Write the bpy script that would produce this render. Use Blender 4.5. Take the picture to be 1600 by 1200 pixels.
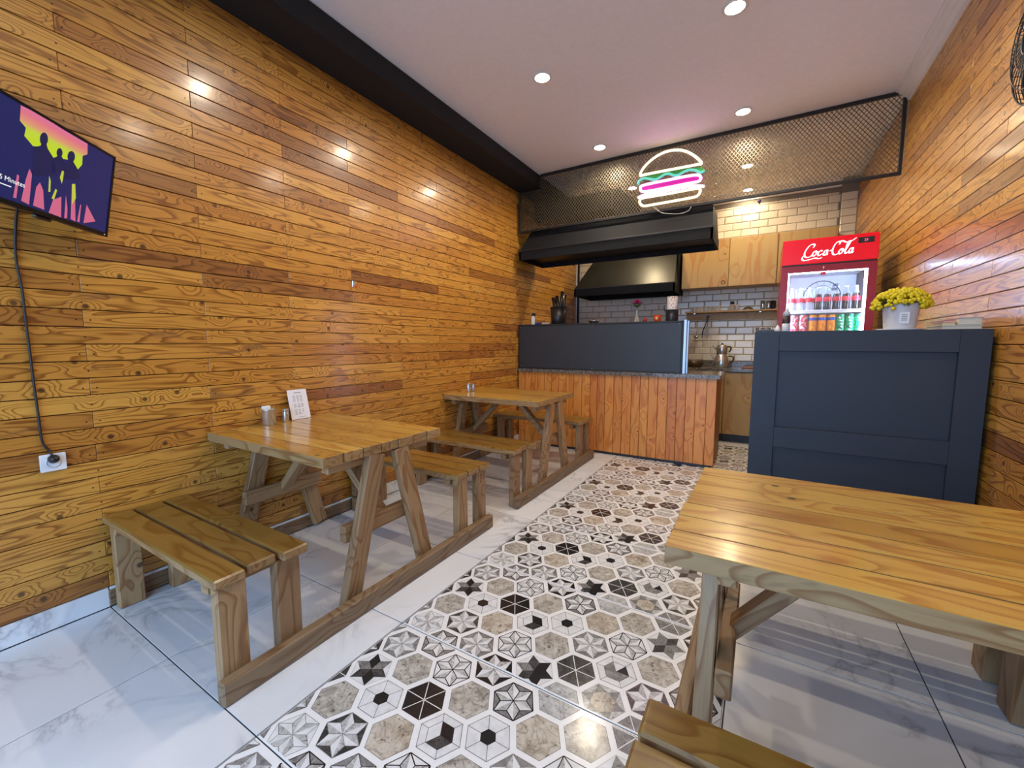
import bpy, bmesh, math, random
from mathutils import Vector, Matrix
random.seed(11)
for o in list(bpy.data.objects): bpy.data.objects.remove(o)
SC = bpy.context.scene
COL = SC.collection
R = math.radians

# ------------------------------------------------------------------ camera
FPX = 648.45; YAW = 30.8684; PITCH = -5.6006; ROLL = -0.023; CAMH = 1.2
cam_d = bpy.data.cameras.new('camera'); cam = bpy.data.objects.new('camera', cam_d); COL.objects.link(cam)
cam_d.sensor_width = 36; cam_d.lens = 36 * FPX / 1600; cam_d.clip_start = .02; cam_d.clip_end = 100
cam.location = (0, 0, CAMH)
cam.rotation_euler = (Matrix.Rotation(R(YAW), 3, 'Z') @ Matrix.Rotation(R(90 + PITCH), 3, 'X') @ Matrix.Rotation(R(-ROLL), 3, 'Z')).to_euler()
SC.camera = cam
# ------------------------------------------------------------------ world: daylight entering the open shop front
W = bpy.data.worlds.new('world'); SC.world = W; W.use_nodes = True
bg = W.node_tree.nodes['Background']
bg.inputs[0].default_value = (.36, .61, 1.0, 1); bg.inputs[1].default_value = 6.0
po_d = bpy.data.lights.new('daylight_portal', 'AREA'); po = bpy.data.objects.new('daylight_portal', po_d); COL.objects.link(po)
po_d.shape = 'RECTANGLE'; po_d.size = 2.9; po_d.size_y = 2.5; po_d.cycles.is_portal = True
po.location = (-.82, -1.42, 1.25); po.rotation_euler = (R(90), 0, 0)
SC.view_settings.view_transform = 'Standard'; SC.view_settings.look = 'None'
SC.view_settings.gamma = 1; SC.view_settings.use_curve_mapping = False
SC.view_settings.exposure = 0.0
SPOT_W = 40.0; LAMP_COL = (1.0, .86, .66)

# room dimensions (metres)
XL, XR, YB, YF, ZC = -2.5, .85, 6.17, -1.4, 3.07

# ------------------------------------------------------------------ photograph pixel -> direction (distance always from a real surface)
_cy, _sy, _cp, _sp = math.cos(R(YAW)), math.sin(R(YAW)), math.cos(R(PITCH)), math.sin(R(PITCH))
FW = Vector((-_sy * _cp, _cy * _cp, _sp)); RT = Vector((_cy, _sy, 0)); UP = RT.cross(FW)
CAM = Vector((0, 0, CAMH))
def ray(x, y): return FW + RT * ((x - 800) / FPX) - UP * ((y - 600) / FPX)
def on_y(x, y, Y): d = ray(x, y); return CAM + d * (Y / d.y)
def on_x(x, y, X): d = ray(x, y); return CAM + d * (X / d.x)
def on_z(x, y, z): d = ray(x, y); return CAM + d * ((z - CAMH) / d.z)
def on_plane(x, y, p, n): d = ray(x, y); return CAM + d * ((p - CAM).dot(n) / d.dot(n))

# ------------------------------------------------------------------ node helpers
class NT:
    def __init__(s, name):
        s.m = bpy.data.materials.new(name); s.m.use_nodes = True
        s.t = s.m.node_tree; s.b = s.t.nodes['Principled BSDF']
    def n(s, typ, **kw):
        nd = s.t.nodes.new(typ)
        for k, v in kw.items():
            if k.startswith('i_'):
                key = k[2:]; key = int(key) if key.isdigit() else key
                nd.inputs[key].default_value = v
            else: setattr(nd, k, v)
        return nd
    def l(s, a, b): s.t.links.new(a, b)
    def math(s, op, a, b=None, c=None, clamp=False):
        nd = s.n('ShaderNodeMath', operation=op, use_clamp=clamp)
        for i, v in enumerate((a, b, c)):
            if v is None: continue
            if isinstance(v, (int, float)): nd.inputs[i].default_value = v
            else: s.l(v, nd.inputs[i])
        return nd.outputs[0]
    def mix(s, f, a, b, mode='MIX'):
        nd = s.n('ShaderNodeMix', data_type='RGBA', blend_type=mode)
        for i, v in ((0, f), (6, a), (7, b)):
            if isinstance(v, (int, float)): nd.inputs[i].default_value = v
            elif isinstance(v, tuple): nd.inputs[i].default_value = v if len(v) == 4 else v + (1,)
            else: s.l(v, nd.inputs[i])
        return nd.outputs[2]
    def ramp(s, f, stops, interp='LINEAR'):
        nd = s.n('ShaderNodeValToRGB'); nd.color_ramp.interpolation = interp
        el = nd.color_ramp.elements
        while len(el) < len(stops): el.new(.5)
        for e, (p, c) in zip(el, stops):
            e.position = p; e.color = (c + (1,)) if isinstance(c, tuple) else (c, c, c, 1)
        s.l(f, nd.inputs[0]); return nd.outputs[0]
    def step(s, f, a, b):   # smooth 0..1 from a to b
        nd = s.n('ShaderNodeMapRange', interpolation_type='SMOOTHSTEP')
        s.l(f, nd.inputs[0]); nd.inputs[1].default_value = a; nd.inputs[2].default_value = b
        return nd.outputs[0]
    def coords(s, scale=(1, 1, 1), rnd=0.0, kind='Object'):
        tc = s.n('ShaderNodeTexCoord'); v = tc.outputs[kind]
        if rnd:
            oi = s.n('ShaderNodeObjectInfo'); cm = s.n('ShaderNodeCombineXYZ')
            for i, k in enumerate((rnd, rnd * 1.7, rnd * 2.3)): s.l(s.math('MULTIPLY', oi.outputs['Random'], k), cm.inputs[i])
            ad = s.n('ShaderNodeVectorMath', operation='ADD'); s.l(v, ad.inputs[0]); s.l(cm.outputs[0], ad.inputs[1]); v = ad.outputs[0]
        mp = s.n('ShaderNodeVectorMath', operation='MULTIPLY'); s.l(v, mp.inputs[0]); mp.inputs[1].default_value = scale
        return mp.outputs[0]
    def noise(s, v, scale=1, detail=2, rough=.5, dist=0):
        nd = s.n('ShaderNodeTexNoise', i_Scale=scale, i_Detail=detail, i_Roughness=rough, i_Distortion=dist)
        s.l(v, nd.inputs['Vector']); return nd.outputs[0]
    def bump(s, h, strength=.2, dist=.002):
        nd = s.n('ShaderNodeBump', i_Strength=strength, i_Distance=dist)
        s.l(h, nd.inputs['Height']); s.l(nd.outputs[0], s.b.inputs['Normal'])
    def base(s, c):
        if isinstance(c, tuple): s.b.inputs['Base Color'].default_value = c + (1,)
        else: s.l(c, s.b.inputs['Base Color'])
    def set(s, **kw):
        for k, v in kw.items(): s.b.inputs[k.replace('_', ' ')].default_value = v

def srgb(r, g, b):
    f = lambda c: c / 12.92 if c <= .04045 else ((c + .055) / 1.055) ** 2.4
    return (f(r / 255), f(g / 255), f(b / 255))

def wood(name, tones, rough=.32, gx=1.7, gy=15, rings=11, ring_dark=.52, knots=4.0, knot_r=.055, stain=.35, coat=0.0, stain_col=(.16, .065, .025), tone_mix=1.0):
    """plain-sawn pine: object x runs along the grain; tones = ramp over the per-plank random value"""
    s = NT(name)
    v = s.coords((1, 1, 1), 53.0)
    vs = s.n('ShaderNodeVectorMath', operation='MULTIPLY'); s.l(v, vs.inputs[0]); vs.inputs[1].default_value = (gx, gy, gy)
    n = s.noise(vs.outputs[0], 1, 1.2, .45)
    vo = s.n('ShaderNodeTexVoronoi', voronoi_dimensions='2D', i_Scale=knots); s.l(v, vo.inputs['Vector'])
    d = vo.outputs['Distance']
    halo = s.step(d, .30, .0)
    n2 = s.math('ADD', n, s.math('MULTIPLY', halo, .28))
    fr = s.math('FRACT', s.math('MULTIPLY', n2, rings))
    line = s.ramp(fr, [(0, .0), (.55, .12), (.86, 1.0), (.93, .9), (1.0, .0)])
    fine_v = s.n('ShaderNodeVectorMath', operation='MULTIPLY'); s.l(v, fine_v.inputs[0]); fine_v.inputs[1].default_value = (9, 260, 260)
    fine = s.noise(fine_v.outputs[0], 1, 2, .6)
    oi = s.n('ShaderNodeObjectInfo')
    # second random from the first
    r2 = s.math('FRACT', s.math('MULTIPLY', oi.outputs['Random'], 17.31))
    tone = s.ramp(r2, tones)
    dark = s.mix(1.0, tone, (ring_dark, ring_dark * .72, ring_dark * .5), 'MULTIPLY')
    c = s.mix(s.math('MULTIPLY', line, .92), tone, dark)
    c = s.mix(s.math('MULTIPLY', s.step(fine, .45, .75), .35), c, dark)
    sv = s.n('ShaderNodeVectorMath', operation='MULTIPLY'); s.l(v, sv.inputs[0]); sv.inputs[1].default_value = (2.6, 9, 9)
    st = s.step(s.noise(sv.outputs[0], 1, 3.5, .6, 1.2), .61, .70)
    c = s.mix(s.math('MULTIPLY', st, stain), c, stain_col)
    # knots: only some cells carry one
    sep = s.n('ShaderNodeSeparateColor'); s.l(vo.outputs['Color'], sep.inputs[0])
    km = s.math('MULTIPLY', s.step(d, knot_r, knot_r * .45), s.math('GREATER_THAN', sep.outputs[0], .45))
    c = s.mix(s.math('MULTIPLY', km, .85), c, (.045, .018, .009))
    s.base(c)
    s.set(Roughness=rough)
    if coat: s.set(Coat_Weight=coat, Coat_Roughness=.16)
    s.bump(s.math('ADD', line, fine), .12, .0012)
    return s.m

def plain(name, col, rough=.5, metal=0.0, var=.0, scale=8, emit=None, estr=0, bumpy=0.0, coat=0.0):
    s = NT(name)
    if var:
        n = s.noise(s.coords((1, 1, 1), 7.0), scale, 4, .6)
        a = tuple(min(1, x * (1 + var)) for x in col); b = tuple(x * (1 - var) for x in col)
        s.base(s.ramp(n, [(.25, b), (.75, a)]))
        if bumpy: s.bump(n, bumpy, .002)
    else: s.base(col)
    s.set(Roughness=rough, Metallic=metal)
    if coat: s.set(Coat_Weight=coat, Coat_Roughness=.1)
    if emit: s.b.inputs['Emission Color'].default_value = emit + (1,); s.set(Emission_Strength=estr)
    return s.m

def glass(name, col=(1, 1, 1), rough=.0, alpha=None):
    s = NT(name); s.base(col)
    if alpha is None:
        s.set(Roughness=rough, Transmission_Weight=1.0, IOR=1.25)
    else:
        s.set(Roughness=rough, Alpha=alpha, Specular_IOR_Level=.5)
    return s.m

# ------------------------------------------------------------------ mesh builder
class MB:
    def __init__(s): s.v = []; s.f = []; s.mi = []; s.sm = []
    def add(s, vs, fs, mi=0, smooth=False):
        b = len(s.v); s.v += [tuple(p) for p in vs]
        for f in fs: s.f.append([b + i for i in f]); s.mi.append(mi); s.sm.append(smooth)
        return s
    def box(s, x0, x1, y0, y1, z0, z1, mi=0):
        vs = [(x, y, z) for z in (z0, z1) for y in (y0, y1) for x in (x0, x1)]
        return s.add(vs, [(0, 2, 3, 1), (4, 5, 7, 6), (0, 1, 5, 4), (2, 6, 7, 3), (0, 4, 6, 2), (1, 3, 7, 5)], mi)
    def cbox(s, x0, x1, y0, y1, z0, z1, c=.004, mi=0):
        """box with all edges chamfered"""
        bm = bmesh.new(); bmesh.ops.create_cube(bm, size=1)
        for v in bm.verts: v.co = Vector(((x0 + x1) / 2 + v.co.x * (x1 - x0), (y0 + y1) / 2 + v.co.y * (y1 - y0), (z0 + z1) / 2 + v.co.z * (z1 - z0)))
        bmesh.ops.bevel(bm, geom=bm.edges[:], offset=c, segments=1, affect='EDGES', profile=.5)
        bm.verts.index_update()
        s.add([v.co[:] for v in bm.verts], [[v.index for v in f.verts] for f in bm.faces], mi); bm.free(); return s
    def prism(s, poly, z0, z1, mi=0, smooth=False):
        n = len(poly); vs = [(x, y, z0) for x, y in poly] + [(x, y, z1) for x, y in poly]
        s.add(vs, [list(range(n))[::-1], list(range(n, 2 * n))], mi)
        b = len(s.v) - 2 * n
        for i in range(n):
            j = (i + 1) % n; s.f.append([b + i, b + j, b + n + j, b + n + i]); s.mi.append(mi); s.sm.append(smooth)
        return s
    def lathe(s, prof, seg=20, c=(0, 0, 0), mi=0, cap=True, axis='z'):
        vs = []; fs = []
        for r, z in prof:
            for k in range(seg):
                a = 2 * math.pi * k / seg; p = (r * math.cos(a), r * math.sin(a), z)
                if axis == 'x': p = (p[2], p[0], p[1])
                if axis == 'y': p = (p[0], -p[2], p[1])
                vs.append((c[0] + p[0], c[1] + p[1], c[2] + p[2]))
        m = len(prof)
        for i in range(m - 1):
            for k in range(seg):
                k2 = (k + 1) % seg; fs.append((i * seg + k, i * seg + k2, (i + 1) * seg + k2, (i + 1) * seg + k))
        s.add(vs, fs, mi, True)
        if cap:
            b = len(s.v) - len(vs)
            if prof[0][0] > 1e-5: s.f.append([b + k for k in range(seg)][::-1]); s.mi.append(mi); s.sm.append(False)
            if prof[-1][0] > 1e-5: s.f.append([b + (m - 1) * seg + k for k in range(seg)]); s.mi.append(mi); s.sm.append(False)
        return s
    def tube(s, pts, r, seg=8, mi=0, closed=False, cap=True):
        pts = [Vector(p) for p in pts]; n = len(pts); rings = []; up = None
        for i, p in enumerate(pts):
            a = pts[i - 1] if (i > 0 or closed) else p
            b = pts[(i + 1) % n] if (i < n - 1 or closed) else p
            t = (b - a).normalized()
            if up is None:
                up = Vector((0, 0, 1)) if abs(t.z) < .9 else Vector((1, 0, 0))
            u = (up - t * up.dot(t)).normalized(); w = t.cross(u); up = u
            rr = r[i] if isinstance(r, (list, tuple)) else r
            rings.append([p + (u * math.cos(2 * math.pi * k / seg) + w * math.sin(2 * math.pi * k / seg)) * rr for k in range(seg)])
        vs = [q for rg in rings for q in rg]; fs = []
        for i in range(n if closed else n - 1):
            j = (i + 1) % n
            for k in range(seg):
                k2 = (k + 1) % seg; fs.append((i * seg + k, i * seg + k2, j * seg + k2, j * seg + k))
        s.add(vs, fs, mi, True)
        if cap and not closed:
            b = len(s.v) - len(vs)
            s.f.append([b + k for k in range(seg)][::-1]); s.mi.append(mi); s.sm.append(False)
            s.f.append([b + (n - 1) * seg + k for k in range(seg)]); s.mi.append(mi); s.sm.append(False)
        return s
    def sphere(s, c, r, seg=12, rings=8, mi=0, sc=(1, 1, 1)):
        prof = [(max(1e-6, math.sin(math.pi * i / rings)) * r, -math.cos(math.pi * i / rings) * r) for i in range(rings + 1)]
        b = len(s.v); s.lathe(prof, seg, (0, 0, 0), mi, False)
        for i in range(b, len(s.v)):
            x, y, z = s.v[i]; s.v[i] = (c[0] + x * sc[0], c[1] + y * sc[1], c[2] + z * sc[2])
        return s
    def mesh(s, name, mats):
        me = bpy.data.meshes.new(name); me.from_pydata(s.v, [], s.f)
        for m in (mats if isinstance(mats, (list, tuple)) else [mats]): me.materials.append(m)
        me.polygons.foreach_set('material_index', s.mi); me.polygons.foreach_set('use_smooth', s.sm)
        me.update(); me.validate()
        return me

def link(name, data, parent=None, loc=(0, 0, 0), mat=None):
    o = bpy.data.objects.new(name, data); COL.objects.link(o)
    if parent is not None: o.parent = parent
    if mat is not None: o.matrix_local = mat
    else: o.location = loc
    return o
def obj(name, mb, mats, parent=None, loc=(0, 0, 0), mat=None): return link(name, mb.mesh(name, mats), parent, loc, mat)
def tag(o, label, cat, group=None, kind=None):
    o['label'] = label; o['category'] = cat
    if group: o['group'] = group
    if kind: o['kind'] = kind
    return o
def thing(name, label, cat, loc=(0, 0, 0), rz=0, group=None):
    o = link(name, None, None, loc); o.rotation_euler = (0, 0, rz); o.empty_display_size = .1
    return tag(o, label, cat, group)
def struct(name, mb, mats, label=None, cat=None):
    o = obj(name, mb, mats); o['kind'] = 'structure'
    if label: o['label'] = label
    if cat: o['category'] = cat
    return o
def basis(origin, ex, ey):
    ex = Vector(ex).normalized(); ey = Vector(ey); ey = (ey - ex * ey.dot(ex)).normalized(); ez = ex.cross(ey)
    m = Matrix((ex, ey, ez)).transposed().to_4x4(); m.translation = Vector(origin); return m
def copy_tree(o, parent=None):
    c = o.copy(); COL.objects.link(c); c.parent = parent
    for ch in list(o.children): copy_tree(ch, c)
    return c
_beam = {}
def beam(name, p0, p1, w, t, side, m, parent, ch=.004, label=None, edge=None):
    """timber from p0 to p1 (object x along the grain); w across `side`, t the other way"""
    p0, p1 = Vector(p0), Vector(p1); L = (p1 - p0).length
    key = (round(L, 4), round(w, 4), round(t, 4), ch, m.name)
    if key not in _beam: _beam[key] = MB().cbox(-L / 2, L / 2, -w / 2, w / 2, -t / 2, t / 2, ch).mesh(name, m)
    if edge and len(_beam[key].materials) == 1:
        _beam[key].materials.append(edge)
        for pg in _beam[key].polygons:
            if pg.normal.z < .3: pg.material_index = 1
    o = link(name, _beam[key], parent, mat=basis((p0 + p1) / 2, p1 - p0, side))
    if label: o['label'] = label
    return o
def spline(pts, n=6, closed=False):
    """Catmull-Rom through points"""
    P = [Vector(p) for p in pts]; out = []; N = len(P)
    for i in range(N if closed else N - 1):
        if closed: a, b, c, d = P[i - 1], P[i], P[(i + 1) % N], P[(i + 2) % N]
        else: a, b, c, d = P[max(0, i - 1)], P[i], P[i + 1], P[min(N - 1, i + 2)]
        for k in range(n):
            t = k / n
            out.append(.5 * ((2 * b) + (c - a) * t + (2 * a - 5 * b + 4 * c - d) * t * t + (3 * b - a - 3 * c + d) * t ** 3))
    if not closed: out.append(P[-1])
    return out
def text_mesh(name, body, size, extrude=0.0, align='LEFT'):
    cu = bpy.data.curves.new(name, 'FONT'); cu.body = body; cu.size = size; cu.extrude = extrude; cu.align_x = align
    t = bpy.data.objects.new(name + '_tmp', cu); COL.objects.link(t)
    me = bpy.data.meshes.new_from_object(t.evaluated_get(bpy.context.evaluated_depsgraph_get()))
    bpy.data.objects.remove(t); bpy.data.curves.remove(cu); me.name = name
    return me

# ------------------------------------------------------------------ materials
AMBER = [(0, srgb(194, 136, 54)), (.2, srgb(206, 150, 64)), (.4, srgb(184, 124, 48)), (.55, srgb(212, 158, 70)), (.72, srgb(196, 138, 58)), (.86, srgb(170, 112, 46)), (.96, srgb(140, 90, 44)), (1, srgb(198, 142, 60))]
M = {}
M['wall_wood'] = wood('varnished_wall_pine', AMBER, .36, gx=1.7, gy=15, rings=10, ring_dark=.40, knots=4.2, knot_r=.06, coat=.35, stain=.6)
M['counter_wood'] = wood('red_pine', [(0, srgb(216, 138, 58)), (.3, srgb(226, 152, 68)), (.55, srgb(200, 118, 46)), (.75, srgb(230, 162, 78)), (.9, srgb(180, 96, 44)), (1, srgb(214, 138, 60))], .4, gy=9, rings=5, ring_dark=.74, knots=3.2, knot_r=.035, stain=.2, coat=.15)
M['top_wood'] = wood('varnished_table_pine', [(0, srgb(192, 152, 70)), (.35, srgb(204, 166, 82)), (.7, srgb(178, 136, 58)), (1, srgb(198, 158, 74))], .3, gy=10, rings=6, ring_dark=.68, knots=2.6, knot_r=.04, stain=.3, coat=.5, stain_col=srgb(120, 74, 26))
M['seat_wood'] = wood('worn_bench_pine', [(0, srgb(130, 102, 46)), (.5, srgb(144, 112, 52)), (1, srgb(122, 94, 42))], .3, gy=10, rings=6, ring_dark=.66, knots=2.2, knot_r=.035, stain=.35, coat=.4, stain_col=srgb(96, 60, 24))
M['leg_wood'] = wood('aged_leg_pine', [(0, srgb(162, 130, 92)), (.4, srgb(174, 140, 98)), (.7, srgb(144, 112, 78)), (1, srgb(166, 134, 94))], .5, gy=11, rings=7, ring_dark=.62, knots=3.0, knot_r=.05, stain=.35, stain_col=srgb(92, 70, 48))
M['edge_wood'] = wood('plank_edge_pine', [(0, srgb(160, 128, 84)), (.5, srgb(174, 140, 94)), (1, srgb(148, 116, 74))], .45, gy=12, rings=8, ring_dark=.6, knots=2, knot_r=.03, stain=.4, stain_col=srgb(96, 72, 46))
M['rail_wood'] = wood('dark_rail_pine', [(0, srgb(128, 106, 80)), (.5, srgb(140, 116, 88)), (1, srgb(118, 96, 70))], .5, gy=13, rings=8, ring_dark=.6, knots=2, knot_r=.03, stain=.4, stain_col=srgb(80, 62, 42))
M['oak'] = wood('oak_laminate', [(0, srgb(180, 150, 94)), (1, srgb(170, 138, 84))], .45, gx=1.2, gy=7, rings=4, ring_dark=.9, knots=2.4, knot_r=.03, stain=.25, stain_col=srgb(140, 100, 56))

def marble():
    s = NT('white_marble_tile')
    v = s.coords((1, 1, 1), 31.0)
    n = s.noise(v, 2.2, 5, .55, 1.4)
    vein = s.ramp(s.math('ABSOLUTE', s.math('SUBTRACT', n, .5)), [(0, 1.0), (.010, .5), (.05, .0)])
    gate = s.step(s.noise(v, 1.3, 2), .42, .58)
    soft = s.noise(v, 1.6, 3, .5, .5)
    c = s.ramp(soft, [(.3, (.68, .69, .70)), (.7, (.79, .795, .80))])
    c = s.mix(s.math('MULTIPLY', s.math('MULTIPLY', vein, gate), .7), c, (.34, .34, .36))
    s.base(c); s.set(Roughness=.16, Specular_IOR_Level=.5); return s.m
M['marble'] = marble()
def stone(name, a, b, c2, sc=14):
    s = NT(name); v = s.coords((1, 1, 1), 3.0)
    n = s.noise(v, sc, 6, .65, .8); n2 = s.noise(v, sc * 3.2, 3, .6)
    c = s.ramp(n, [(.28, a), (.5, b), (.72, c2)])
    c = s.mix(s.step(n2, .58, .72), c, tuple(x * .45 for x in a))
    c = s.mix(s.ramp(s.math('ABSOLUTE', s.math('SUBTRACT', s.noise(v, sc * .6, 4, .6, 1.5), .5)), [(0, .55), (.02, .1), (.05, .0)]), c, tuple(x * .4 for x in a))
    s.base(c); s.set(Roughness=.17); return s.m
PRINT = [plain('print_white', srgb(236, 235, 233), .17, var=.04, scale=20),          # 0 white body
         stone('print_light_grey', srgb(150, 150, 148), srgb(190, 189, 186), srgb(214, 212, 208), 30),   # 1
         stone('print_mid_grey', srgb(104, 102, 100), srgb(134, 131, 128), srgb(160, 157, 152), 30),     # 2
         stone('print_dark', srgb(44, 43, 43), srgb(70, 68, 67), srgb(98, 95, 92), 30),                  # 3
         plain('print_black', srgb(38, 37, 38), .17, var=.25, scale=30),                                 # 4
         stone('print_stone', srgb(128, 122, 112), srgb(184, 177, 165), srgb(214, 209, 199), 22),            # 5
         stone('print_stone_warm', srgb(142, 126, 106), srgb(192, 181, 164), srgb(218, 210, 198), 16),   # 6
         plain('print_marble', srgb(222, 222, 221), .17, var=.14, scale=34)]                              # 7
M['grout'] = plain('dark_grout', (.045, .047, .05), .8)
M['plaster'] = plain('ceiling_plaster', srgb(238, 234, 234), .85, var=.03, scale=30, bumpy=.08)
M['cornice'] = plain('white_cornice', srgb(226, 222, 216), .6)
M['black_beam'] = plain('matt_black_beam', (.006, .0065, .009), .75)
M['front_wall'] = plain('front_wall_paint', srgb(190, 170, 150), .8, var=.05)
M['frame_alu'] = plain('aluminium', (.42, .43, .46), .35, 1.0)
M['steel'] = plain('stainless_steel', (.58, .58, .57), .24, .85, var=.06, scale=40)
M['chrome'] = plain('chrome', (.85, .85, .86), .06, 1.0)
M['black_metal'] = plain('black_metal', (.012, .012, .014), .42, 0.0, var=.3, scale=14)
M['hood'] = plain('hood_black', (.009, .0095, .0115), .7, 0.0, var=.2, scale=6)
M['hood'].node_tree.nodes['Principled BSDF'].inputs['Specular IOR Level'].default_value = .22
M['mesh_metal'] = plain('mesh_bronze_black', (.15, .12, .075), .45, .4)
M['frame_black'] = plain('frame_black_paint', (.012, .010, .010), .5)
M['navy'] = plain('navy_paint', srgb(43, 48, 57), .55, var=.07, scale=5, bumpy=.02)
M['panel_dark'] = plain('dark_panel', srgb(42, 43, 46), .42, var=.04)
M['black_plastic'] = plain('black_plastic', (.012, .012, .013), .35)
M['white_plastic'] = plain('white_plastic', (.78, .79, .8), .35)
M['subway'] = plain('subway_tile', srgb(218, 208, 188), .14, var=.04, scale=3)
M['tile_grout'] = plain('tile_grout', srgb(120, 114, 104), .85)
def granite():
    s = NT('granite'); v = s.coords((1, 1, 1))
    n = s.noise(v, 120, 3, .7); n2 = s.noise(v, 45, 4, .7)
    c = s.ramp(n, [(.35, srgb(52, 48, 44)), (.5, srgb(108, 100, 90)), (.68, srgb(160, 150, 136))])
    c = s.mix(s.step(n2, .5, .62), c, srgb(62, 56, 52)); s.base(c); s.set(Roughness=.15); return s.m
M['granite'] = granite()
M['nail'] = plain('nail_head', (.03, .018, .012), .6, .3)
M['seam'] = plain('dark_seam', (.05, .028, .012), .8)
M['lamp'] = plain('lamp_lens', (1, 1, 1), .4, emit=(1.0, .90, .72), estr=14)
M['lamp_ring'] = plain('lamp_ring', (.75, .73, .7), .4)

# ================================================================== SETTING
floor = struct('floor', MB().box(XL - .05, XR + .05, YF, YB + .05, -.08, -.004), M['grout'], 'white marble tile floor with a hexagon patterned runner', 'floor')
T = .605; Y0 = .595
G = .0022
def tile_mesh(w, h, name='tile', m=None): return MB().cbox(-w / 2 + G, w / 2 - G, -h / 2 + G, h / 2 - G, -.004, 0, .0008).mesh(name, m or M['marble'])
rows = [(Y0 + T * (k), Y0 + T * (k + 1)) for k in range(-3, 9)]
rows.append((Y0 + T * 9, YB))
cols_w = [(XL + .008, -1.885), (-1.885, -1.27), (-.045, .56), (.56, XR - .008)]
_tm = {}
def put_tile(x0, x1, y0, y1):
    k = (round(x1 - x0, 3), round(y1 - y0, 3))
    if k not in _tm: _tm[k] = tile_mesh(*k, 'floor_tile')
    return link('floor_tile', _tm[k], floor, ((x0 + x1) / 2, (y0 + y1) / 2, 0))
for (y0, y1) in rows:
    for (x0, x1) in cols_w: put_tile(x0, x1, max(y0, YF), y1)
put_tile(-1.27, -.6575, Y0 + T * 8, Y0 + T * 9); put_tile(-.6575, -.045, Y0 + T * 8, Y0 + T * 9)
put_tile(-1.27, -.6575, Y0 + T * 9, YB); put_tile(-.6575, -.045, Y0 + T * 9, YB)

# ---- hexagon printed runner tiles: pattern repeats every tile, so all share one mesh
HX = .1302; HY = T / 4; HR = .0755
def hexpt(c, r, k, off=0): a = R(60 * k + off); return (c[0] + r * math.cos(a), c[1] + r * math.sin(a))
def line(a, b, w):
    dx, dy = b[0] - a[0], b[1] - a[1]; L = math.hypot(dx, dy) or 1; nx, ny = -dy / L * w / 2, dx / L * w / 2
    return [(a[0] + nx, a[1] + ny), (a[0] - nx, a[1] - ny), (b[0] - nx, b[1] - ny), (b[0] + nx, b[1] + ny)]
def hex_cell(kind, c):
    out = []; V = [hexpt(c, HR, k) for k in range(6)]; IN = [hexpt(c, HR / math.sqrt(3), k, 30) for k in range(6)]
    LW = .0016 if kind[-1] != '4' else .0030
    def border(mi, w=LW):
        for k in range(6): out.append((mi, line(V[k], V[(k + 1) % 6], w), 2))
    if kind in ('s', 'w', 'g'):
        out.append(({'s': 5, 'w': 6, 'g': 1}[kind], V, 1)); border(3, .0012)
        if kind == 'g':
            for k in (1, 3, 5): out.append((2, line(c, V[k], .001), 2))
    elif kind[0] == '*':      # six-point star of rhombi: * + rhomb half a, half b, corner, line colour
        a, b, cn, ln = (int(x) for x in kind[1:5])
        for k in range(6):
            p, q = IN[k - 1], IN[k]
            out.append((a, [c, p, V[k]], 1)); out.append((b, [c, V[k], q], 1)); out.append((cn, [V[k], V[(k + 1) % 6], q], 1))
            out.append((ln, line(p, V[k], LW * 1.2), 2)); out.append((ln, line(V[k], q, LW * 1.2), 2)); out.append((ln, line(c, q, LW), 2))
        border(ln)
    elif kind[0] == 'd':      # bold star of whole rhombi in mixed darks
        cs = {'d1': (3, 2, 4, 2, 3, 4), 'd2': (4, 4, 3, 2, 3, 4), 'd3': (2, 3, 2, 2, 3, 2)}[kind]
        out.append((7, V, 1))
        for k in range(6): out.append((cs[k], [c, IN[k - 1], V[k], IN[k]], 2))
        border(2, .001)
    elif kind[0] == 't':      # six triangles with pale spokes
        out.append(({'t4': 4, 't3': 3, 't2': 2}[kind], V, 1))
        for k in range(3): out.append((0, line(V[k], V[k + 3], .0028), 2))
        border(4 if kind == 't4' else 3)
    elif kind == 'c':         # small dark hexagon in the middle
        out.append((7, V, 1))
        for k in range(6): out.append((3, line(c, V[k], LW), 2))
        out.append((4, [hexpt(c, HR * .36, k) for k in range(6)], 3)); border(3)
    elif kind in ('b', 'B'):  # off-centre cube
        out.append((7, V, 1)); mid = [hexpt(c, HR * .62, k) for k in range(6)]
        for k in range(6): out.append((3, line(mid[k], V[k], LW), 2)); out.append((3, line(mid[k], mid[(k + 1) % 6], LW), 4))
        out.append((4, [c, mid[0], mid[1], mid[2]] if kind == 'b' else [c, mid[0], mid[1]], 3))
        out.append((3 if kind == 'b' else 2, [c, mid[4], mid[5], mid[0]], 3)); out.append((7 if kind == 'b' else 2, [c, mid[2], mid[3], mid[4]], 3)); border(3)
    elif kind == 'h':         # hexagram with pale middle
        out.append((1, V, 1))
        for k in range(6): out.append((2, [V[k], IN[k], IN[k - 1]], 2))
        out.append((6, IN, 3))
        for k in range(3): out.append((2, line(IN[k], IN[k + 3], .001), 4))
        border(2, .001)
    return out
def clip(poly, x0, x1, y0, y1):
    for ax, lim, sgn in ((0, x0, 1), (0, x1, -1), (1, y0, 1), (1, y1, -1)):
        res = []
        for i, p in enumerate(poly):
            q = poly[(i + 1) % len(poly)]; dp, dq = (p[ax] - lim) * sgn, (q[ax] - lim) * sgn
            if dp >= 0: res.append(p)
            if dp * dq < 0:
                t = dp / (dp - dq); res.append((p[0] + (q[0] - p[0]) * t, p[1] + (q[1] - p[1]) * t))
        poly = res
        if len(poly) < 3: return None
    return poly
LT, GR, OL = '*7112', '*1723', '*7174'
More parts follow.
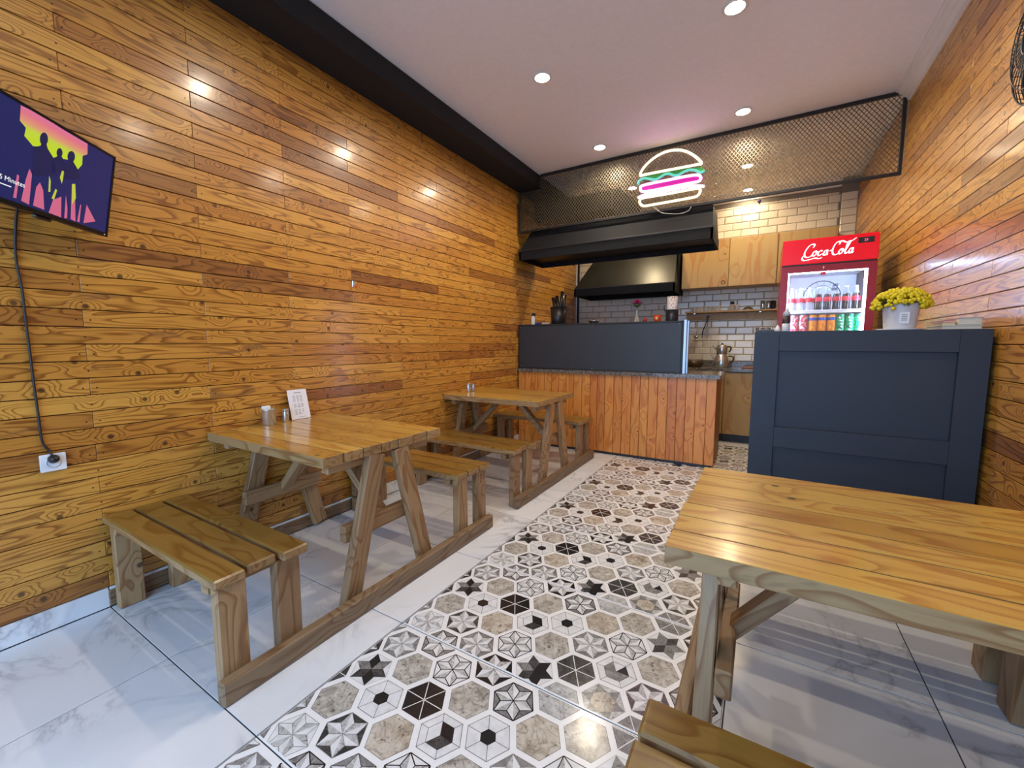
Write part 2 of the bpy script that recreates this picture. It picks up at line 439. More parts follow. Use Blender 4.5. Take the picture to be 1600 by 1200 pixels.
COLS = {-1: (-.01, ['*7123', 't3', '*7234', '*7123']), 0: (.06, ['*7172', 's', 'd1', '*7122']), 1: (.1405, ['*7132', 'c', 's', '*7124']), 2: (.06, ['*7123', 'w', 't4', '*7174']),
        3: (.1405, ['*7174', 'b', 's', '*7143']), 4: (.06, ['d2', 's', 'c', '*7124']), 5: (.1405, ['t3', '*7122', 'w', 'g']), 6: (.06, ['h', 'B', '*7174', 's']),
        7: (.1405, ['*7132', 's', 'd3', 't2']), 8: (.06, ['g', '*7124', 's', '*7143']), 9: (.1405, ['c', '*7133', 's', 't3'])}
COLS[-1] = (.1405, COLS[-1][1])
pt = MB(); TW = 1.225
pt.cbox(-TW / 2 + G, TW / 2 - G, -T / 2 + G, T / 2 - G, -.004, 0, .0008, 0)
mg = .0075
for ci, (oy, kinds) in COLS.items():
    cx = -1.178 + HX * ci - (-1.27 - .045) / 2
    for k in range(-1, 5):
        cyy = oy + HY * k - T / 2
        for mi, poly, lay in hex_cell(kinds[k % 4], (cx, cyy)):
            q = clip(poly, -TW / 2 + mg, TW / 2 - mg, -T / 2 + mg, T / 2 - mg)
            if q:
                ar = sum(q[i][0] * q[(i + 1) % len(q)][1] - q[(i + 1) % len(q)][0] * q[i][1] for i in range(len(q)))
                if ar < 0: q = q[::-1]
                if abs(ar) > 1e-8: pt.add([(x, y, .00012 * lay) for x, y in q], [list(range(len(q)))], mi)
for x in (-TW / 2 + mg - .002, TW / 2 - mg + .002): pt.add([(px, py, .0004) for px, py in line((x, -T / 2 + G), (x, T / 2 - G), .0016)][::1], [[0, 1, 2, 3]], 4)
pm = pt.mesh('patterned_tile', PRINT)
for k in range(-3, 8): link('patterned_tile', pm, floor, ((-1.27 - .045) / 2, Y0 + T * (k + .5), 0))

# ---- timber clad side walls
BP = .0735
def plank_mesh(L, name='wall_plank', mid=True):
    mb = MB().cbox(-L / 2 + .0006, L / 2 - .0006, -BP / 2 + .0018, BP / 2 - .0018, -.014, 0, .0018, 0)
    xs = [-L / 2 + .022, L / 2 - .022] + ([0.0] if mid and L > .6 else [])
    for x in xs: mb.add([(x + .0034 * math.cos(a), -.006 + .0034 * math.sin(a), .0003) for a in [math.pi * k / 3 for k in range(6)]], [list(range(6))], 1)
    return mb.mesh(name, [M['wall_wood'], M['nail']])
_pm = {}
def clad(wall, X, sgn, z0, z1, stud0, stud, ystart, yend):
    n = int((z1 - z0) / BP + .9)
    for r in range(n):
        zc = z0 + BP * (r + .5)
        a = stud0 + (stud if r % 2 else 0)
        while a > ystart + 1e-4: a -= 2 * stud
        y = a
        while y < yend - .02:
            y1 = min(y + 2 * stud, yend); ys = max(y, ystart)
            if yend - y1 < .08: y1 = yend
            L = round(y1 - ys, 3)
            if L > .03:
                if L not in _pm: _pm[L] = plank_mesh(L)
                # local x along wall, local z out of the wall
                ex = (0, 1, 0) if sgn > 0 else (0, -1, 0)
                o = link('wall_plank', _pm[L], wall, mat=basis((X, (ys + y1) / 2, zc), ex, (0, 0, 1)))
            y = y1
wl = struct('wall_left', MB().box(XL - .08, XL - .0145, YF, YB + .05, 0, ZC), M['nail'], 'left wall clad in varnished amber pine planks', 'wall')
clad(wl, XL, 1, .093, 2.93, .60, .46, .14, YB)
wr = struct('wall_right', MB().box(XR + .0145, XR + .08, YF, YB + .05, 0, ZC), M['nail'], 'right wall clad in varnished amber pine planks', 'wall')
clad(wr, XR, -1, .02, 3.0, .83, .46, .60, YB)
for w, X0, X1, z0, n, ye in ((wl, XL - .0145, XL, .093, 39, .139), (wr, XR, XR + .0145, .02, 41, .599)):
    mb = MB()
    for r in range(n): mb.cbox(X0, X1, YF, ye, z0 + BP * r + .001, min(z0 + BP * (r + 1) - .001, ZC), .0016)
    # behind the camera: one joined run of planks
    o = obj('plank_run', mb, M['wall_wood'], w); o['kind'] = 'stuff'
# skirting of marble tile along the left wall
sk = struct('baseboard_left', MB().box(XL - .0144, XL - .002, YF, YB, 0, .0925), M['grout'], 'white marble skirting along the left wall', 'baseboard')
for (y0, y1) in rows:
    y0 = max(y0, YF)
    obj('skirting_tile', MB().cbox(-.005, .005, -(y1 - y0) / 2 + G, (y1 - y0) / 2 - G, .003, .0925, .001), M['marble'], sk, (XL + .003, (y0 + y1) / 2, 0))
# back wall with bevelled subway tiles
wb = struct('wall_back', MB().box(XL - .08, XR + .08, YB, YB + .1, 0, ZC), M['tile_grout'], 'kitchen back wall of white bevelled subway tiles', 'wall')
TWd, THt = .195, .088
def subway_mesh(w, h):
    a, b = w / 2 - .0022, h / 2 - .0022; i = .008
    mb = MB(); vs = []
    for (x, y, z) in ((a, b, 0), (a - i, b - i, .006)): vs += [(-x, -y, z), (x, -y, z), (x, y, z), (-x, y, z)]
    mb.add(vs, [(4, 5, 6, 7), (0, 1, 5, 4), (1, 2, 6, 5), (2, 3, 7, 6), (3, 0, 4, 7)])
    return mb.mesh('subway_tile', M['subway'])
_sw = {}
def subway(x0, x1, z0, z1):
    r = 0; z = z0
    while z < z1 - .01:
        off = (TWd / 2 if int(round(z / THt)) % 2 else 0); h = min(THt, z1 - z)
        k0 = math.floor((x0 - off) / TWd); x = k0 * TWd + off
        while x < x1 - .01:
            a, b = max(x, x0), min(x + TWd, x1)
            if b - a > .03:
                key = (round(b - a, 3), round(h, 3))
                if key not in _sw: _sw[key] = subway_mesh(*key)
                link('subway_tile', _sw[key], wb, mat=basis(((a + b) / 2, YB, z + h / 2), (1, 0, 0), (0, 0, 1)))
            x += TWd
        z += THt; r += 1
subway(XL + .03, .32, .968, 1.94)
subway(XL + .03, -2.15, 1.936, 2.46)
subway(-1.0, .70, 2.464, 2.93)
# tiled pier in the right back corner
pier = struct('wall_pier', MB().box(.70, XR, 6.13, YB, 0, ZC), M['tile_grout'], 'narrow tiled pier in the kitchen corner', 'wall')
z = 1.936
while z < 2.9:
    k = (.15, THt)
    if k not in _sw: _sw[k] = subway_mesh(*k)
    link('subway_tile', _sw[k], pier, mat=basis((.775, 6.13, z + THt / 2), (1, 0, 0), (0, 0, 1))); z += THt
# front: open shop front behind the camera
ff = MB(); ff.box(XL - .08, -2.3, YF - .15, YF, 0, ZC).box(.65, XR + .08, YF - .15, YF, 0, ZC).box(-2.3, .65, YF - .15, YF, 2.5, ZC)
struct('wall_front', ff, M['front_wall'], 'plastered front wall around the open shop front', 'wall')
struct('pavement', MB().box(-6, 5, -9, YF - .15, -.1, -.02), plain('pavement', (.35, .35, .34), .9, var=.15), 'grey paved street outside the shop front', 'pavement')
# ceiling, black beam, cornices
struct('ceiling', MB().box(XL - .08, XR + .08, YF - .15, YB + .1, ZC, ZC + .12), M['plaster'], 'off-white plaster ceiling', 'ceiling')
struct('trim_1', MB().cbox(XL, -2.215, YF, YB, 2.93, ZC, .006), M['black_beam'], 'matt black boxed beam along the left ceiling edge', 'beam')
def cornice(name, p0, p1, inward, label):
    prof = [(0, 0), (.085, 0), (.085, -.012), (.07, -.018), (.066, -.03), (.045, -.04), (.04, -.055), (.02, -.066), (.016, -.082), (0, -.085)]
    p0, p1, iw = Vector(p0), Vector(p1), Vector(inward); n = len(prof)
    vs = [p + iw * a + Vector((0, 0, b)) for p in (p0, p1) for a, b in prof]
    fs = [(i, (i + 1) % n, n + (i + 1) % n, n + i) for i in range(n)] + [list(range(n))[::-1], list(range(n, 2 * n))]
    struct(name, MB().add(vs, fs), M['cornice'], label, 'cornice')
cornice('trim_2', (XR, YF, ZC), (XR, 4.285, ZC), (-1, 0, 0), 'white stepped plaster cornice above the right wall')
cornice('trim_3', (-2.215, YB, ZC), (.70, YB, ZC), (0, -1, 0), 'white plaster cornice above the kitchen tiles')
struct('trim_4', MB().box(XL, XL + .03, YB - .035, YB - .006, .92, 2.92), M['black_beam'], 'thin black corner strip where planks meet kitchen tiles', 'trim')
struct('trim_5', MB().box(XL + .002, XL + .012, YB - .06, YB - .036, .92, 2.92), M['white_plastic'], 'thin white strip beside the black corner strip', 'trim')

# ================================================================== LIGHTS IN THE CEILING
def downlight(x, y, label, group=None, power=1.0, col=None):
    t = thing('ceiling_downlight', label, 'downlight', (x, y, ZC), 0, group)
    obj('ring', MB().lathe([(.050, -.001), (.064, -.001), (.066, -.006), (.060, -.011), (.051, -.009)], 28, cap=False), M['lamp_ring'], t)
    obj('lens', MB().lathe([(.0001, -.0115), (.036, -.0115), (.051, -.008)], 28, cap=False), M['lamp'], t)
    ld = bpy.data.lights.new('downlight_beam', 'SPOT'); ld.energy = SPOT_W * power; ld.color = col or LAMP_COL; ld.spot_size = R(172); ld.spot_blend = .55; ld.shadow_soft_size = .035
    lo = link('downlight_beam', ld, t, (0, 0, -.03))
    return t
GD = 'round ceiling downlights over the dining area'
LDIN = 'round warm recessed ceiling downlight over the dining area'
ORD = ('fourth', 'third', 'second', 'first')
for x, row in ((-1.42, 'black beam'), (-.22, 'white cornice')):
    for y, od in zip((.36, 1.58, 2.79, 4.01), ORD):
        downlight(x, y, 'round warm ceiling downlight, %s from the mesh screen in the row along the %s' % (od, row), GD, {.36: .3, 1.58: .85}.get(y, 1.0))
downlight(-1.43, 5.22, 'round recessed ceiling downlight glowing behind the burger sign beside the black duct', None, 1.2, (1, .80, .52))
downlight(-.22, 5.21, 'round recessed kitchen downlight seen through the middle of the wire mesh', None, 1.4, (1, .80, .52))
downlight(-.23, 6.0, 'round recessed kitchen downlight closest to the tiled back wall', None, .4, (1, .80, .52))

# ================================================================== PICNIC TABLES
def picnic(label, inset=0.0, over=.035):
    t = thing('picnic_table', label, 'picnic table')
    e = .49                     # half length of the table top; aisle end at +e, wall end at -e
    tops = 7; tw = .73 / tops
    for i in range(tops):
        y = -.365 + tw * (i + .5)
        beam('tabletop_plank', (-e + random.uniform(0, .004), y, .7075), (e + random.uniform(-.006, .006), y, .7075), tw - .0055, .045, (0, 1, 0), M['top_wood'], t, .0012, edge=M['edge_wood'])
        if i: obj('seam_filler', MB().box(-e + .006, e - .008, y - tw / 2 - .0027, y - tw / 2 + .0027, .690, .7282), M['seam'], t)
    for sx in (-1, 1):
        ins = inset if sx > 0 else 0
        xo = sx * (e - .022 - ins)    # A-frame plane
        for sy in (-1, 1):
            beam('table_leg', (xo, sy * .245, .02), (xo, sy * .075, .684), .09, .044, (0, 1, 0), M['leg_wood'], t)
        xi = sx * (e - .068 - ins)
        beam('crossbar', (xi, -.235, .335), (xi, .235, .335), .078, .04, (0, 0, 1), M['leg_wood'], t)
        beam('batten', (xi, -.31, .66), (xi, .31, .66), .045, .044, (0, 0, 1), M['leg_wood'], t)
        beam('brace', (sx * (e - .06 - ins), 0, .33), (sx * .10, 0, .665), .07, .04, (0, 1, 0), M['leg_wood'], t)
        xr = sx * (e + .045 - ins)    # floor rail outside the legs
        if sx < 0: xr = sx * (e - .02) - .032
        beam('floor_rail', (xr, -.80, .042), (xr, .80, .042), .083, .044, (0, 0, 1), M['rail_wood'], t, .006)
        for sy in (-1, 1):
            for k, yo in enumerate((.735, .54)):
                xl = sx * (e + .0 - ins) if sx > 0 else -(e - .055)
                beam('bench_leg', (xl, sy * yo, .003), (xl, sy * yo, .394), .092, .045, (0, 1, 0), M['leg_wood'], t, .004)
            beam('bench_batten', (sx * (e - .07), sy * .50, .37), (sx * (e - .07), sy * .78, .37), .045, .044, (0, 0, 1), M['leg_wood'], t)
    for sy in (-1, 1):
        for k in range(3):
            y = sy * (.80 - .055 - .113 * k)
            beam('seat_plank', (-e - .0, y, .4125), (e + over + random.uniform(-.012, .012), y, .4125), .1, .036, (0, 1, 0), M['seat_wood'], t, .006, edge=M['edge_wood'])
    return t
P1 = picnic('wooden picnic table with benches, holding the leaning white menu card')
P2 = copy_tree(P1); P2['label'] = 'wooden picnic table with benches beside the plank-fronted kitchen counter'
P3 = picnic('wooden picnic table with benches in front of the navy counter', .06, .0)
P1.location = (-2.008, 1.39, 0); P2.location = (-2.008, 3.31, 0)
P3.location = (.322, 1.345, 0); P3.rotation_euler = (0, 0, math.pi)

# ================================================================== MESH SCREEN, NEON SIGN
YM = 4.30
ms = thing('mesh_screen', 'black framed expanded metal mesh screen hanging across the ceiling', 'screen', (-.83, YM, 2.46))
mx0, mx1, mz0, mz1 = XL + .03, XR - .012, 2.462, ZC - .004
def bar(name, x0, x1, z0, z1, d=.012, m=None): obj(name, MB().cbox(x0, x1, -d, d, z0 - 2.46, z1 - 2.46, .003), m or M['frame_black'], ms, (.83, 0, 0))
bar('frame_rail', -2.20, mx1, mz1 - .026, mz1); bar('frame_rail', mx0, mx1, mz0, mz0 + .024)
bar('frame_post', mx1 - .024, mx1, mz0 + .024, mz1 - .026); bar('frame_post', mx0, mx0 + .024, mz0 + .024, 2.925)
def mesh_panel(x0, x1):
    mb = MB(); w, h = .031, .040; z0, z1 = mz0 + .01, mz1 - .01
    for fam in (1, -1):
        sl = fam * h / w; x = x0 - (z1 - z0) / (h / w)
        n = int((x1 - x0 + 2 * (z1 - z0) / (h / w)) / w) + 2
        for i in range(n):
            xa = x + i * w
            # line z = zs + sl*(X - xa) through bottom (fam 1) or top (fam -1)
            zs = z0 if fam > 0 else z1
            a = max(x0, xa); b = min(x1, xa + (z1 - z0) / (h / w))
            # the black beam cuts the upper left corner
            if b - a < .004: continue
            pa = Vector((a, 0, zs + sl * (a - xa))); pb = Vector((b, 0, zs + sl * (b - xa)))
            d = (pb - pa).normalized(); nn = Vector((-d.z, 0, d.x)) * .0021; t = Vector((0, .0028, 0)); tw = nn * .5
            vs = [p + q for p in (pa, pb) for q in (nn - t, -nn - t - 0 * tw, -nn + t, nn + t)]
            mb.add(vs, [(0, 1, 5, 4), (1, 2, 6, 5), (2, 3, 7, 6), (3, 0, 4, 7)])
    o = obj('mesh_sheet', mb, M['mesh_metal'], ms, (.83, 0, -2.46)); o['kind'] = 'stuff'
mesh_panel(-2.21, -.425); mesh_panel(-.423, mx1 - .02)
# the corner below the beam
def mesh_corner():
    global mz1
    keep = mz1; mz1 = 2.925; mesh_panel(mx0 + .02, -2.21); mz1 = keep
mesh_corner()
for k, zz in enumerate((2.52, 2.63, 2.74, 2.85, 2.96)):
    obj('wire_tie', MB().tube([(-.424 + .007 * math.cos(a), -.012 + .006 * math.sin(a), 0) for a in [math.pi * i / 4 for i in range(9)]], .0022, 6), M['frame_alu'], ms, (.83, 0, zz - 2.46))
orn = obj('hanging_ornament', MB().tube([(0, 0, 0), (0, 0, -.03)], .0015, 5).lathe([(.0001, -.075), (.012, -.052), (.016, -.042), (.004, -.028), (.0001, -.026)], 8), plain('purple_metal', srgb(90, 76, 110), .4, .5), None, (-.075, YM - .014, 2.466))
tag(orn, 'small purple ornament hanging from the mesh frame', 'ornament')

YN = YM - .035
def zn(x, y): return (980 + x / 10.907, 220 + y / 10.907)
def npt(x, y): p = on_y(*zn(x, y), YN); return p
sign = thing('neon_burger_sign', 'glowing neon burger sign fixed to the wire mesh', 'neon sign', on_y(1050, 318, YN))
sloc = sign.location.copy()
def emis(name, col, st): return plain(name, (.06, .06, .06), .4, emit=col, estr=st)
NW = emis('neon_warm_white', (1.0, .82, .50), 2.4); NC = emis('neon_teal', (.05, .70, .56), .95); NP = emis('neon_pink', (1.0, .30, .84), 7.0); NS = emis('neon_cool_white', (.90, .74, 1.0), 5.0)
TR_ = .0115
def neon(name, pts, m, closed=False, n=5, sharp=False, r=TR_):
    p = [npt(*q) - sloc for q in pts]
    if not sharp: p = spline(p, n, closed)
    obj(name, MB().tube(p, r, 8, closed=closed), m, sign)
neon('bun_top_tube', [(225, 592), (240, 520), (330, 400), (480, 275), (660, 185), (850, 155), (1000, 180), (1120, 240), (1210, 310), (1265, 385), (1180, 405), (960, 448), (640, 508), (400, 555), (280, 580)], NW, True)
neon('lettuce_tube', [(180, 745), (205, 680), (280, 640), (370, 648), (470, 662), (560, 620), (640, 570), (720, 562), (800, 590), (880, 578), (960, 530), (1060, 495), (1160, 505), (1230, 535), (1280, 530), (1315, 500)], NC)
neon('patty_tube', [(250, 765), (420, 722), (700, 665), (1000, 605), (1180, 580), (1240, 600), (1250, 650), (1200, 695), (1050, 722), (760, 780), (480, 835), (300, 865), (235, 850), (225, 800)], NP, True)
neon('cheese_tube', [(180, 970), (320, 915), (700, 845), (1100, 770), (1310, 775)], NS)
neon('bun_bottom_tube', [(230, 990), (320, 965), (700, 900), (1100, 825), (1225, 810), (1240, 870), (1195, 935), (1110, 965), (760, 1030), (420, 1090), (290, 1110), (225, 1080), (212, 1030)], NW, True)
def neon_glow_fill(name, pts, col):  # added plate behind the tubes, their scattered glow painted as flat colour
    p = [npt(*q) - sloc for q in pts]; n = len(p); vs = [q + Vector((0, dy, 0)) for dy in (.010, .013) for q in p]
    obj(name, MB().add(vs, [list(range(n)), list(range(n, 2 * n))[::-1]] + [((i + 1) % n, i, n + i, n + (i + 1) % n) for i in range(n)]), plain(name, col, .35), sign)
neon_glow_fill('patty_glow_fill', [(240, 770), (420, 724), (700, 667), (1000, 607), (1180, 582), (1240, 605), (1245, 650), (1195, 692), (1050, 720), (760, 778), (480, 833), (300, 862), (240, 850)], srgb(150, 14, 120))  # magenta glow within the patty outline, put into the colour
neon_glow_fill('lettuce_glow_fill', [(205, 640), (300, 590), (640, 520), (960, 460), (1250, 440), (1310, 480), (1260, 530), (1160, 505), (1060, 495), (960, 530), (880, 578), (800, 590), (720, 562), (640, 570), (560, 620), (470, 662), (370, 648), (280, 640)], srgb(40, 120, 60))  # green glow between lettuce and bun, painted on an added sheet
obj('power_wire', MB().tube(spline([npt(420, 1100) - sloc, npt(560, 1190) - sloc + Vector((0, .01, -.01)), npt(700, 1240) - sloc, npt(900, 1240) - sloc, npt(1040, 1190) - sloc, npt(1090, 1120) - sloc]), .0028, 6), plain('clear_wire', (.6, .58, .52), .3), sign)

# ================================================================== HOODS AND DUCT
def loft(rects, mb=None, mi=0, cap=True):
    """rects: list of (x0,x1,y0,y1,z)"""
    mb = mb or MB(); vs = []
    for x0, x1, y0, y1, z in rects: vs += [(x0, y0, z), (x1, y0, z), (x1, y1, z), (x0, y1, z)]
    fs = []
    for i in range(len(rects) - 1):
        for k in range(4): fs.append((i * 4 + k, i * 4 + (k + 1) % 4, i * 4 + 4 + (k + 1) % 4, i * 4 + 4 + k))
    if cap: fs += [(3, 2, 1, 0), tuple(len(vs) - 4 + k for k in range(4))]
    return mb.add(vs, fs, mi)
h1 = thing('extractor_hood', 'wide black extractor hood hanging over the plank-fronted counter', 'hood', (-1.43, 4.45, 2.11))
def hl(r): return [(a + 1.43, b + 1.43, c - 4.45, d - 4.45, z - 2.11) for a, b, c, d, z in r]
obj('canopy', loft(hl([(-2.41, -.425, 4.21, 4.77, 2.235), (-2.41, -.425, 4.21, 4.77, 2.25), (-2.36, -.445, 4.37, 4.77, 2.475), (-2.30, -.47, 4.42, 4.77, 2.51)])), M['hood'], h1)
lipm = MB(); c0 = hl([(-2.415, -.42, 4.20, 4.78, 2.14)])[0]
lipm.box(c0[0], c0[1], c0[2], c0[2] + .02, .03, .126).box(c0[0], c0[1], c0[3] - .02, c0[3], .03, .126).box(c0[0], c0[0] + .02, c0[2], c0[3], .03, .126).box(c0[1] - .02, c0[1], c0[2], c0[3], .03, .126)
obj('lip', lipm, M['hood'], h1)
obj('edge_fold', MB().cbox(c0[0] - .004, c0[1] + .004, c0[2] - .008, c0[2] + .012, .120, .140, .005), M['black_metal'], h1)
obj('filter', MB().box(c0[0] + .02, c0[1] - .02, c0[2] + .02, c0[3] - .02, .08, .09), M['black_metal'], h1)
dct = thing('ventilation_duct', 'black square ventilation duct behind the wire mesh', 'duct', (-1.8, 4.72, 2.5))
def dl(x0, x1, y0, y1, z0, z1, c=.004): return MB().cbox(x0 + 1.8, x1 + 1.8, y0 - 4.72, y1 - 4.72, z0 - 2.5, z1 - 2.5, c)
obj('duct_run', dl(-2.48, -1.50, 4.68, 4.98, 2.70, 2.90), M['hood'], dct)
el = MB(); pr = [(-1.50, 2.90), (-1.42, 2.90), (-1.26, 2.74), (-1.26, 2.515), (-1.46, 2.515), (-1.46, 2.66), (-1.50, 2.70)]
n_ = len(pr); vs_ = [(x + 1.8, y - 4.72, z - 2.5) for y in (4.68, 4.98) for x, z in pr]
el.add(vs_, [list(range(n_)), list(range(n_, 2 * n_))[::-1]] + [((i + 1) % n_, i, n_ + i, n_ + (i + 1) % n_) for i in range(n_)])
obj('duct_elbow', el, M['hood'], dct)
obj('flange', dl(-1.51, -1.485, 4.67, 4.99, 2.69, 2.91, .003), M['black_metal'], dct)
h2 = thing('range_hood', 'black sloped range hood on the tiled kitchen back wall', 'hood', (-1.62, 5.85, 1.85))
def h2l(r): return [(a + 1.62, b + 1.62, c - 5.85, d - 5.85, z - 1.85) for a, b, c, d, z in r]
obj('canopy', loft(h2l([(-2.28, -.96, 5.52, YB - .008, 1.945), (-2.28, -.96, 5.52, YB - .008, 1.96), (-2.10, -.99, 5.78, YB - .008, 2.36), (-2.08, -1.0, 5.80, YB - .008, 2.40)])), plain('hood_dark_steel', (.05, .048, .04), .35, .6, var=.15, scale=5), h2)
lm = MB(); q = h2l([(-2.285, -.955, 5.515, YB - .008, 1.85)])[0]
lm.box(q[0], q[1], q[2], q[2] + .02, 0, .1).box(q[0], q[0] + .02, q[2], q[3], 0, .1).box(q[1] - .02, q[1], q[2], q[3], 0, .1).box(q[0], q[1], q[3] - .02, q[3], 0, .1)
obj('lip', lm, M['hood'], h2)
obj('side_panel', MB().box(q[1] - .012, q[1], -.08, q[3], .1, .52), M['hood'], h2)

# ================================================================== PLANK-FRONTED COUNTER
YC = 4.32
ct = thing('service_counter', 'kitchen counter fronted with upright red-brown pine planks', 'counter', (-1.42, YC, 0))
obj('carcass', MB().box(-2.49 + 1.42, -.362 + 1.42, .018, .60, .03, .865), M['oak'], ct)
cx = XL + .012; k = 0
while cx < -.345:
    w = random.uniform(.082, .098); w = min(w, -.338 - cx)
    if -.338 - (cx + w) < .04: w = -.338 - cx
    beam('front_plank', (cx + w / 2 + 1.42, .008, .028), (cx + w / 2 + 1.42, .008, .868), w - .004, .02, (1, 0, 0), M['counter_wood'], ct, .0025)
    cx += w; k += 1
obj('side_board', MB().cbox(-.361 + 1.42, -.343 + 1.42, .0195, .60, .028, .866, .002), wood('side_oak', [(0, srgb(150, 112, 62)), (1, srgb(160, 120, 68))], .5, stain=.2), ct)
obj('toe_strip', MB().box(-2.488 + 1.42, -.37 + 1.42, .006, .03, .001, .027), M['black_metal'], ct)
wt = tag(obj('granite_worktop', MB().prism([(-2.492, -.03), (-.312, -.03), (-.300, -.018), (-.300, .60), (-.312, .612), (-2.492, .612)], .868, .903), M['granite'], None, (0, YC, 0)), 'speckled grey granite worktop on the plank-fronted counter', 'worktop')
sc = thing('counter_screen', 'dark grey panel with aluminium edges standing on the granite worktop', 'screen', (-1.57, YC, .903))
obj('panel', MB().cbox(-2.475 + 1.57, -.668 + 1.57, .0, .012, .014, .500, .002), M['panel_dark'], sc)
for z0, z1 in ((0, .014), (.500, .516)): obj('frame_strip', MB().cbox(-2.488 + 1.57, -.655 + 1.57, -.004, .016, z0, z1, .002), M['frame_black'], sc)
for x0, x1 in ((-2.488, -2.475), (-.668, -.650)): obj('frame_strip', MB().cbox(x0 + 1.57, x1 + 1.57, -.004, .016, .0, .516, .002), M['frame_black'], sc)
obj('aluminium_profile', MB().cbox(-.650 + 1.57, -.622 + 1.57, -.002, .03, 0, .526, .003), M['frame_alu'], sc)
obj('aluminium_profile', MB().cbox(-.650 + 1.57, -.606 + 1.57, .034, .07, 0, .518, .003), M['frame_alu'], sc)
obj('top_shelf', MB().cbox(-2.488 + 1.57, -.650 + 1.57, .017, .36, .500, .516, .003), M['black_metal'], sc)
obj('end_panel', MB().cbox(-.668 + 1.57, -.652 + 1.57, .071, .36, 0, .499, .002), M['frame_alu'], sc)
obj('end_panel', MB().cbox(-2.488 + 1.57, -2.474 + 1.57, .017, .36, 0, .499, .002), M['frame_black'], sc)
for x, z in ((-.69, .485), (-.69, .03), (-1.57, .49), (-1.57, .022), (-2.46, .485), (-2.46, .03)): obj('screw', MB().lathe([(.005, .0), (.005, .002), (.0001, .003)], 8, (x + 1.57, -.001, z), axis='y'), M['chrome'], sc)
ZS = .903 + .516
YS = YC + .14
def sx(px, py=500): return on_y(px, py, YS).x
# things on the shelf
t = thing('blow_torch', 'small kitchen blow torch with a white canister and brass nozzle', 'blow torch', (sx(833), YS, ZS))
obj('canister', MB().lathe([(.0001, .0), (.021, .0), (.022, .006), (.022, .085), (.014, .10), (.010, .108)], 18), M['white_plastic'], t)
obj('torch_head', MB().cbox(-.018, .030, -.012, .012, .106, .142, .006), M['black_plastic'], t)
obj('nozzle', MB().lathe([(.007, 0), (.008, .02), (.010, .06), (.010, .075)], 12, (-.09, 0, .134), axis='x'), plain('brass', (.7, .5, .25), .25, 1.0), t)
o = obj('cleaning_pad', MB().cbox(-.035, .035, -.02, .02, 0, .03, .006), plain('blue_pad', srgb(40, 60, 130), .6), None, (sx(841), YS, ZS)); tag(o, 'small blue pad next to the blow torch', 'pad')
o = obj('paper_packet', MB().cbox(-.05, .05, -.025, .025, 0, .026, .004), plain('pale_paper', srgb(200, 180, 160), .7), None, (sx(853), YS + .02, ZS)); tag(o, 'pale paper packet beside the blue pad', 'packet')
t = thing('utensil_holder', 'black utensil holder with a fan of black handled tools', 'utensil holder', (sx(871), YS + .03, ZS))
obj('holder', MB().lathe([(.0001, 0), (.075, 0), (.085, .01), (.10, .20), (.094, .20), (.08, .012), (.0001, .012)], 20), M['black_plastic'], t)
for k, (a, ln, lean, m) in enumerate(((.3, .33, -.07, 'black_plastic'), (1.0, .36, .02, 'black_plastic'), (2.2, .38, .06, 'black_plastic'), (3.6, .35, .10, 'steel'), (4.4, .37, .075, 'black_plastic'), (5.4, .31, -.09, 'black_plastic'), (5.9, .30, -.06, 'black_plastic'), (.8, .34, .045, 'black_plastic'), (2.8, .36, .09, 'black_plastic'), (3.1, .31, -.03, 'black_plastic'))):
    x, y = .04 * math.cos(a), .03 * math.sin(a)
    obj('tool', MB().tube([(x * .5, y * .5, .014), (x + lean * .6, y, .2), (x + lean, y, ln)], [.008, .016, .021], 8), M[m], t)
o = obj('steel_dish', MB().lathe([(.0001, 0), (.04, 0), (.062, .022), (.066, .03), (.060, .028), (.03, .006), (.0001, .005)], 22), M['chrome'], None, (sx(928), YS, ZS)); tag(o, 'shiny shallow steel dish on the dark screen', 'dish')
t = thing('flower_vase', 'slim glass vase with one magenta flower', 'vase', (sx(994), YS + .02, ZS))
obj('vase', MB().lathe([(.0001, 0), (.022, 0), (.026, .012), (.024, .03), (.012, .07), (.008, .12), (.010, .13), (.007, .128), (.0001, .01)], 16), glass('vase_glass', (.95, .98, .95), 0, .25), t)
obj('gold_sprig', MB().tube([(0, 0, .02), (-.02, 0, .06)], .003, 5).tube([(0, 0, .02), (.018, 0, .065)], .003, 5).tube([(0, 0, .01), (.03, 0, .035)], .003, 5).tube([(0, 0, .01), (-.034, 0, .035)], .003, 5), plain('gold', (.8, .62, .25), .25, 1.0), t)
obj('stem', MB().tube([(0, 0, .012), (0, 0, .1), (.002, 0, .17)], .0025, 6), plain('stem_green', (.05, .12, .03), .6), t)
obj('calyx', MB().lathe([(.004, .155), (.035, .175), (.04, .19), (.02, .195)], 10), plain('leaf_green', (.05, .09, .03), .6), t)
pet = MB(); 
for ring, (n, rr, zz, tilt) in enumerate(((16, .075, .195, .2), (14, .062, .205, .55), (10, .042, .218, 1.0))):
    for k in range(n):
        a = 2 * math.pi * k / n + ring * .3; d = Vector((math.cos(a), math.sin(a), 0)); s_ = Vector((-d.y, d.x, 0)); u = Vector((0, 0, 1))
        tip = d * rr * math.cos(tilt) + u * (zz + rr * math.sin(tilt) * .6); b = d * .006 + u * zz; mid = (b + tip) / 2 + u * .004
        pet.add([b, mid - s_ * .013, tip, mid + s_ * .013], [(0, 1, 2, 3)])
obj('petals', pet, plain('magenta_petal', srgb(196, 20, 110), .6), t)
o = obj('candle_ball', MB().sphere((0, 0, .022), .022, 16, 10), plain('red_wax', srgb(176, 50, 40), .35), None, (sx(1008), YS, ZS)); tag(o, 'small round red candle beside the orange glass', 'candle')
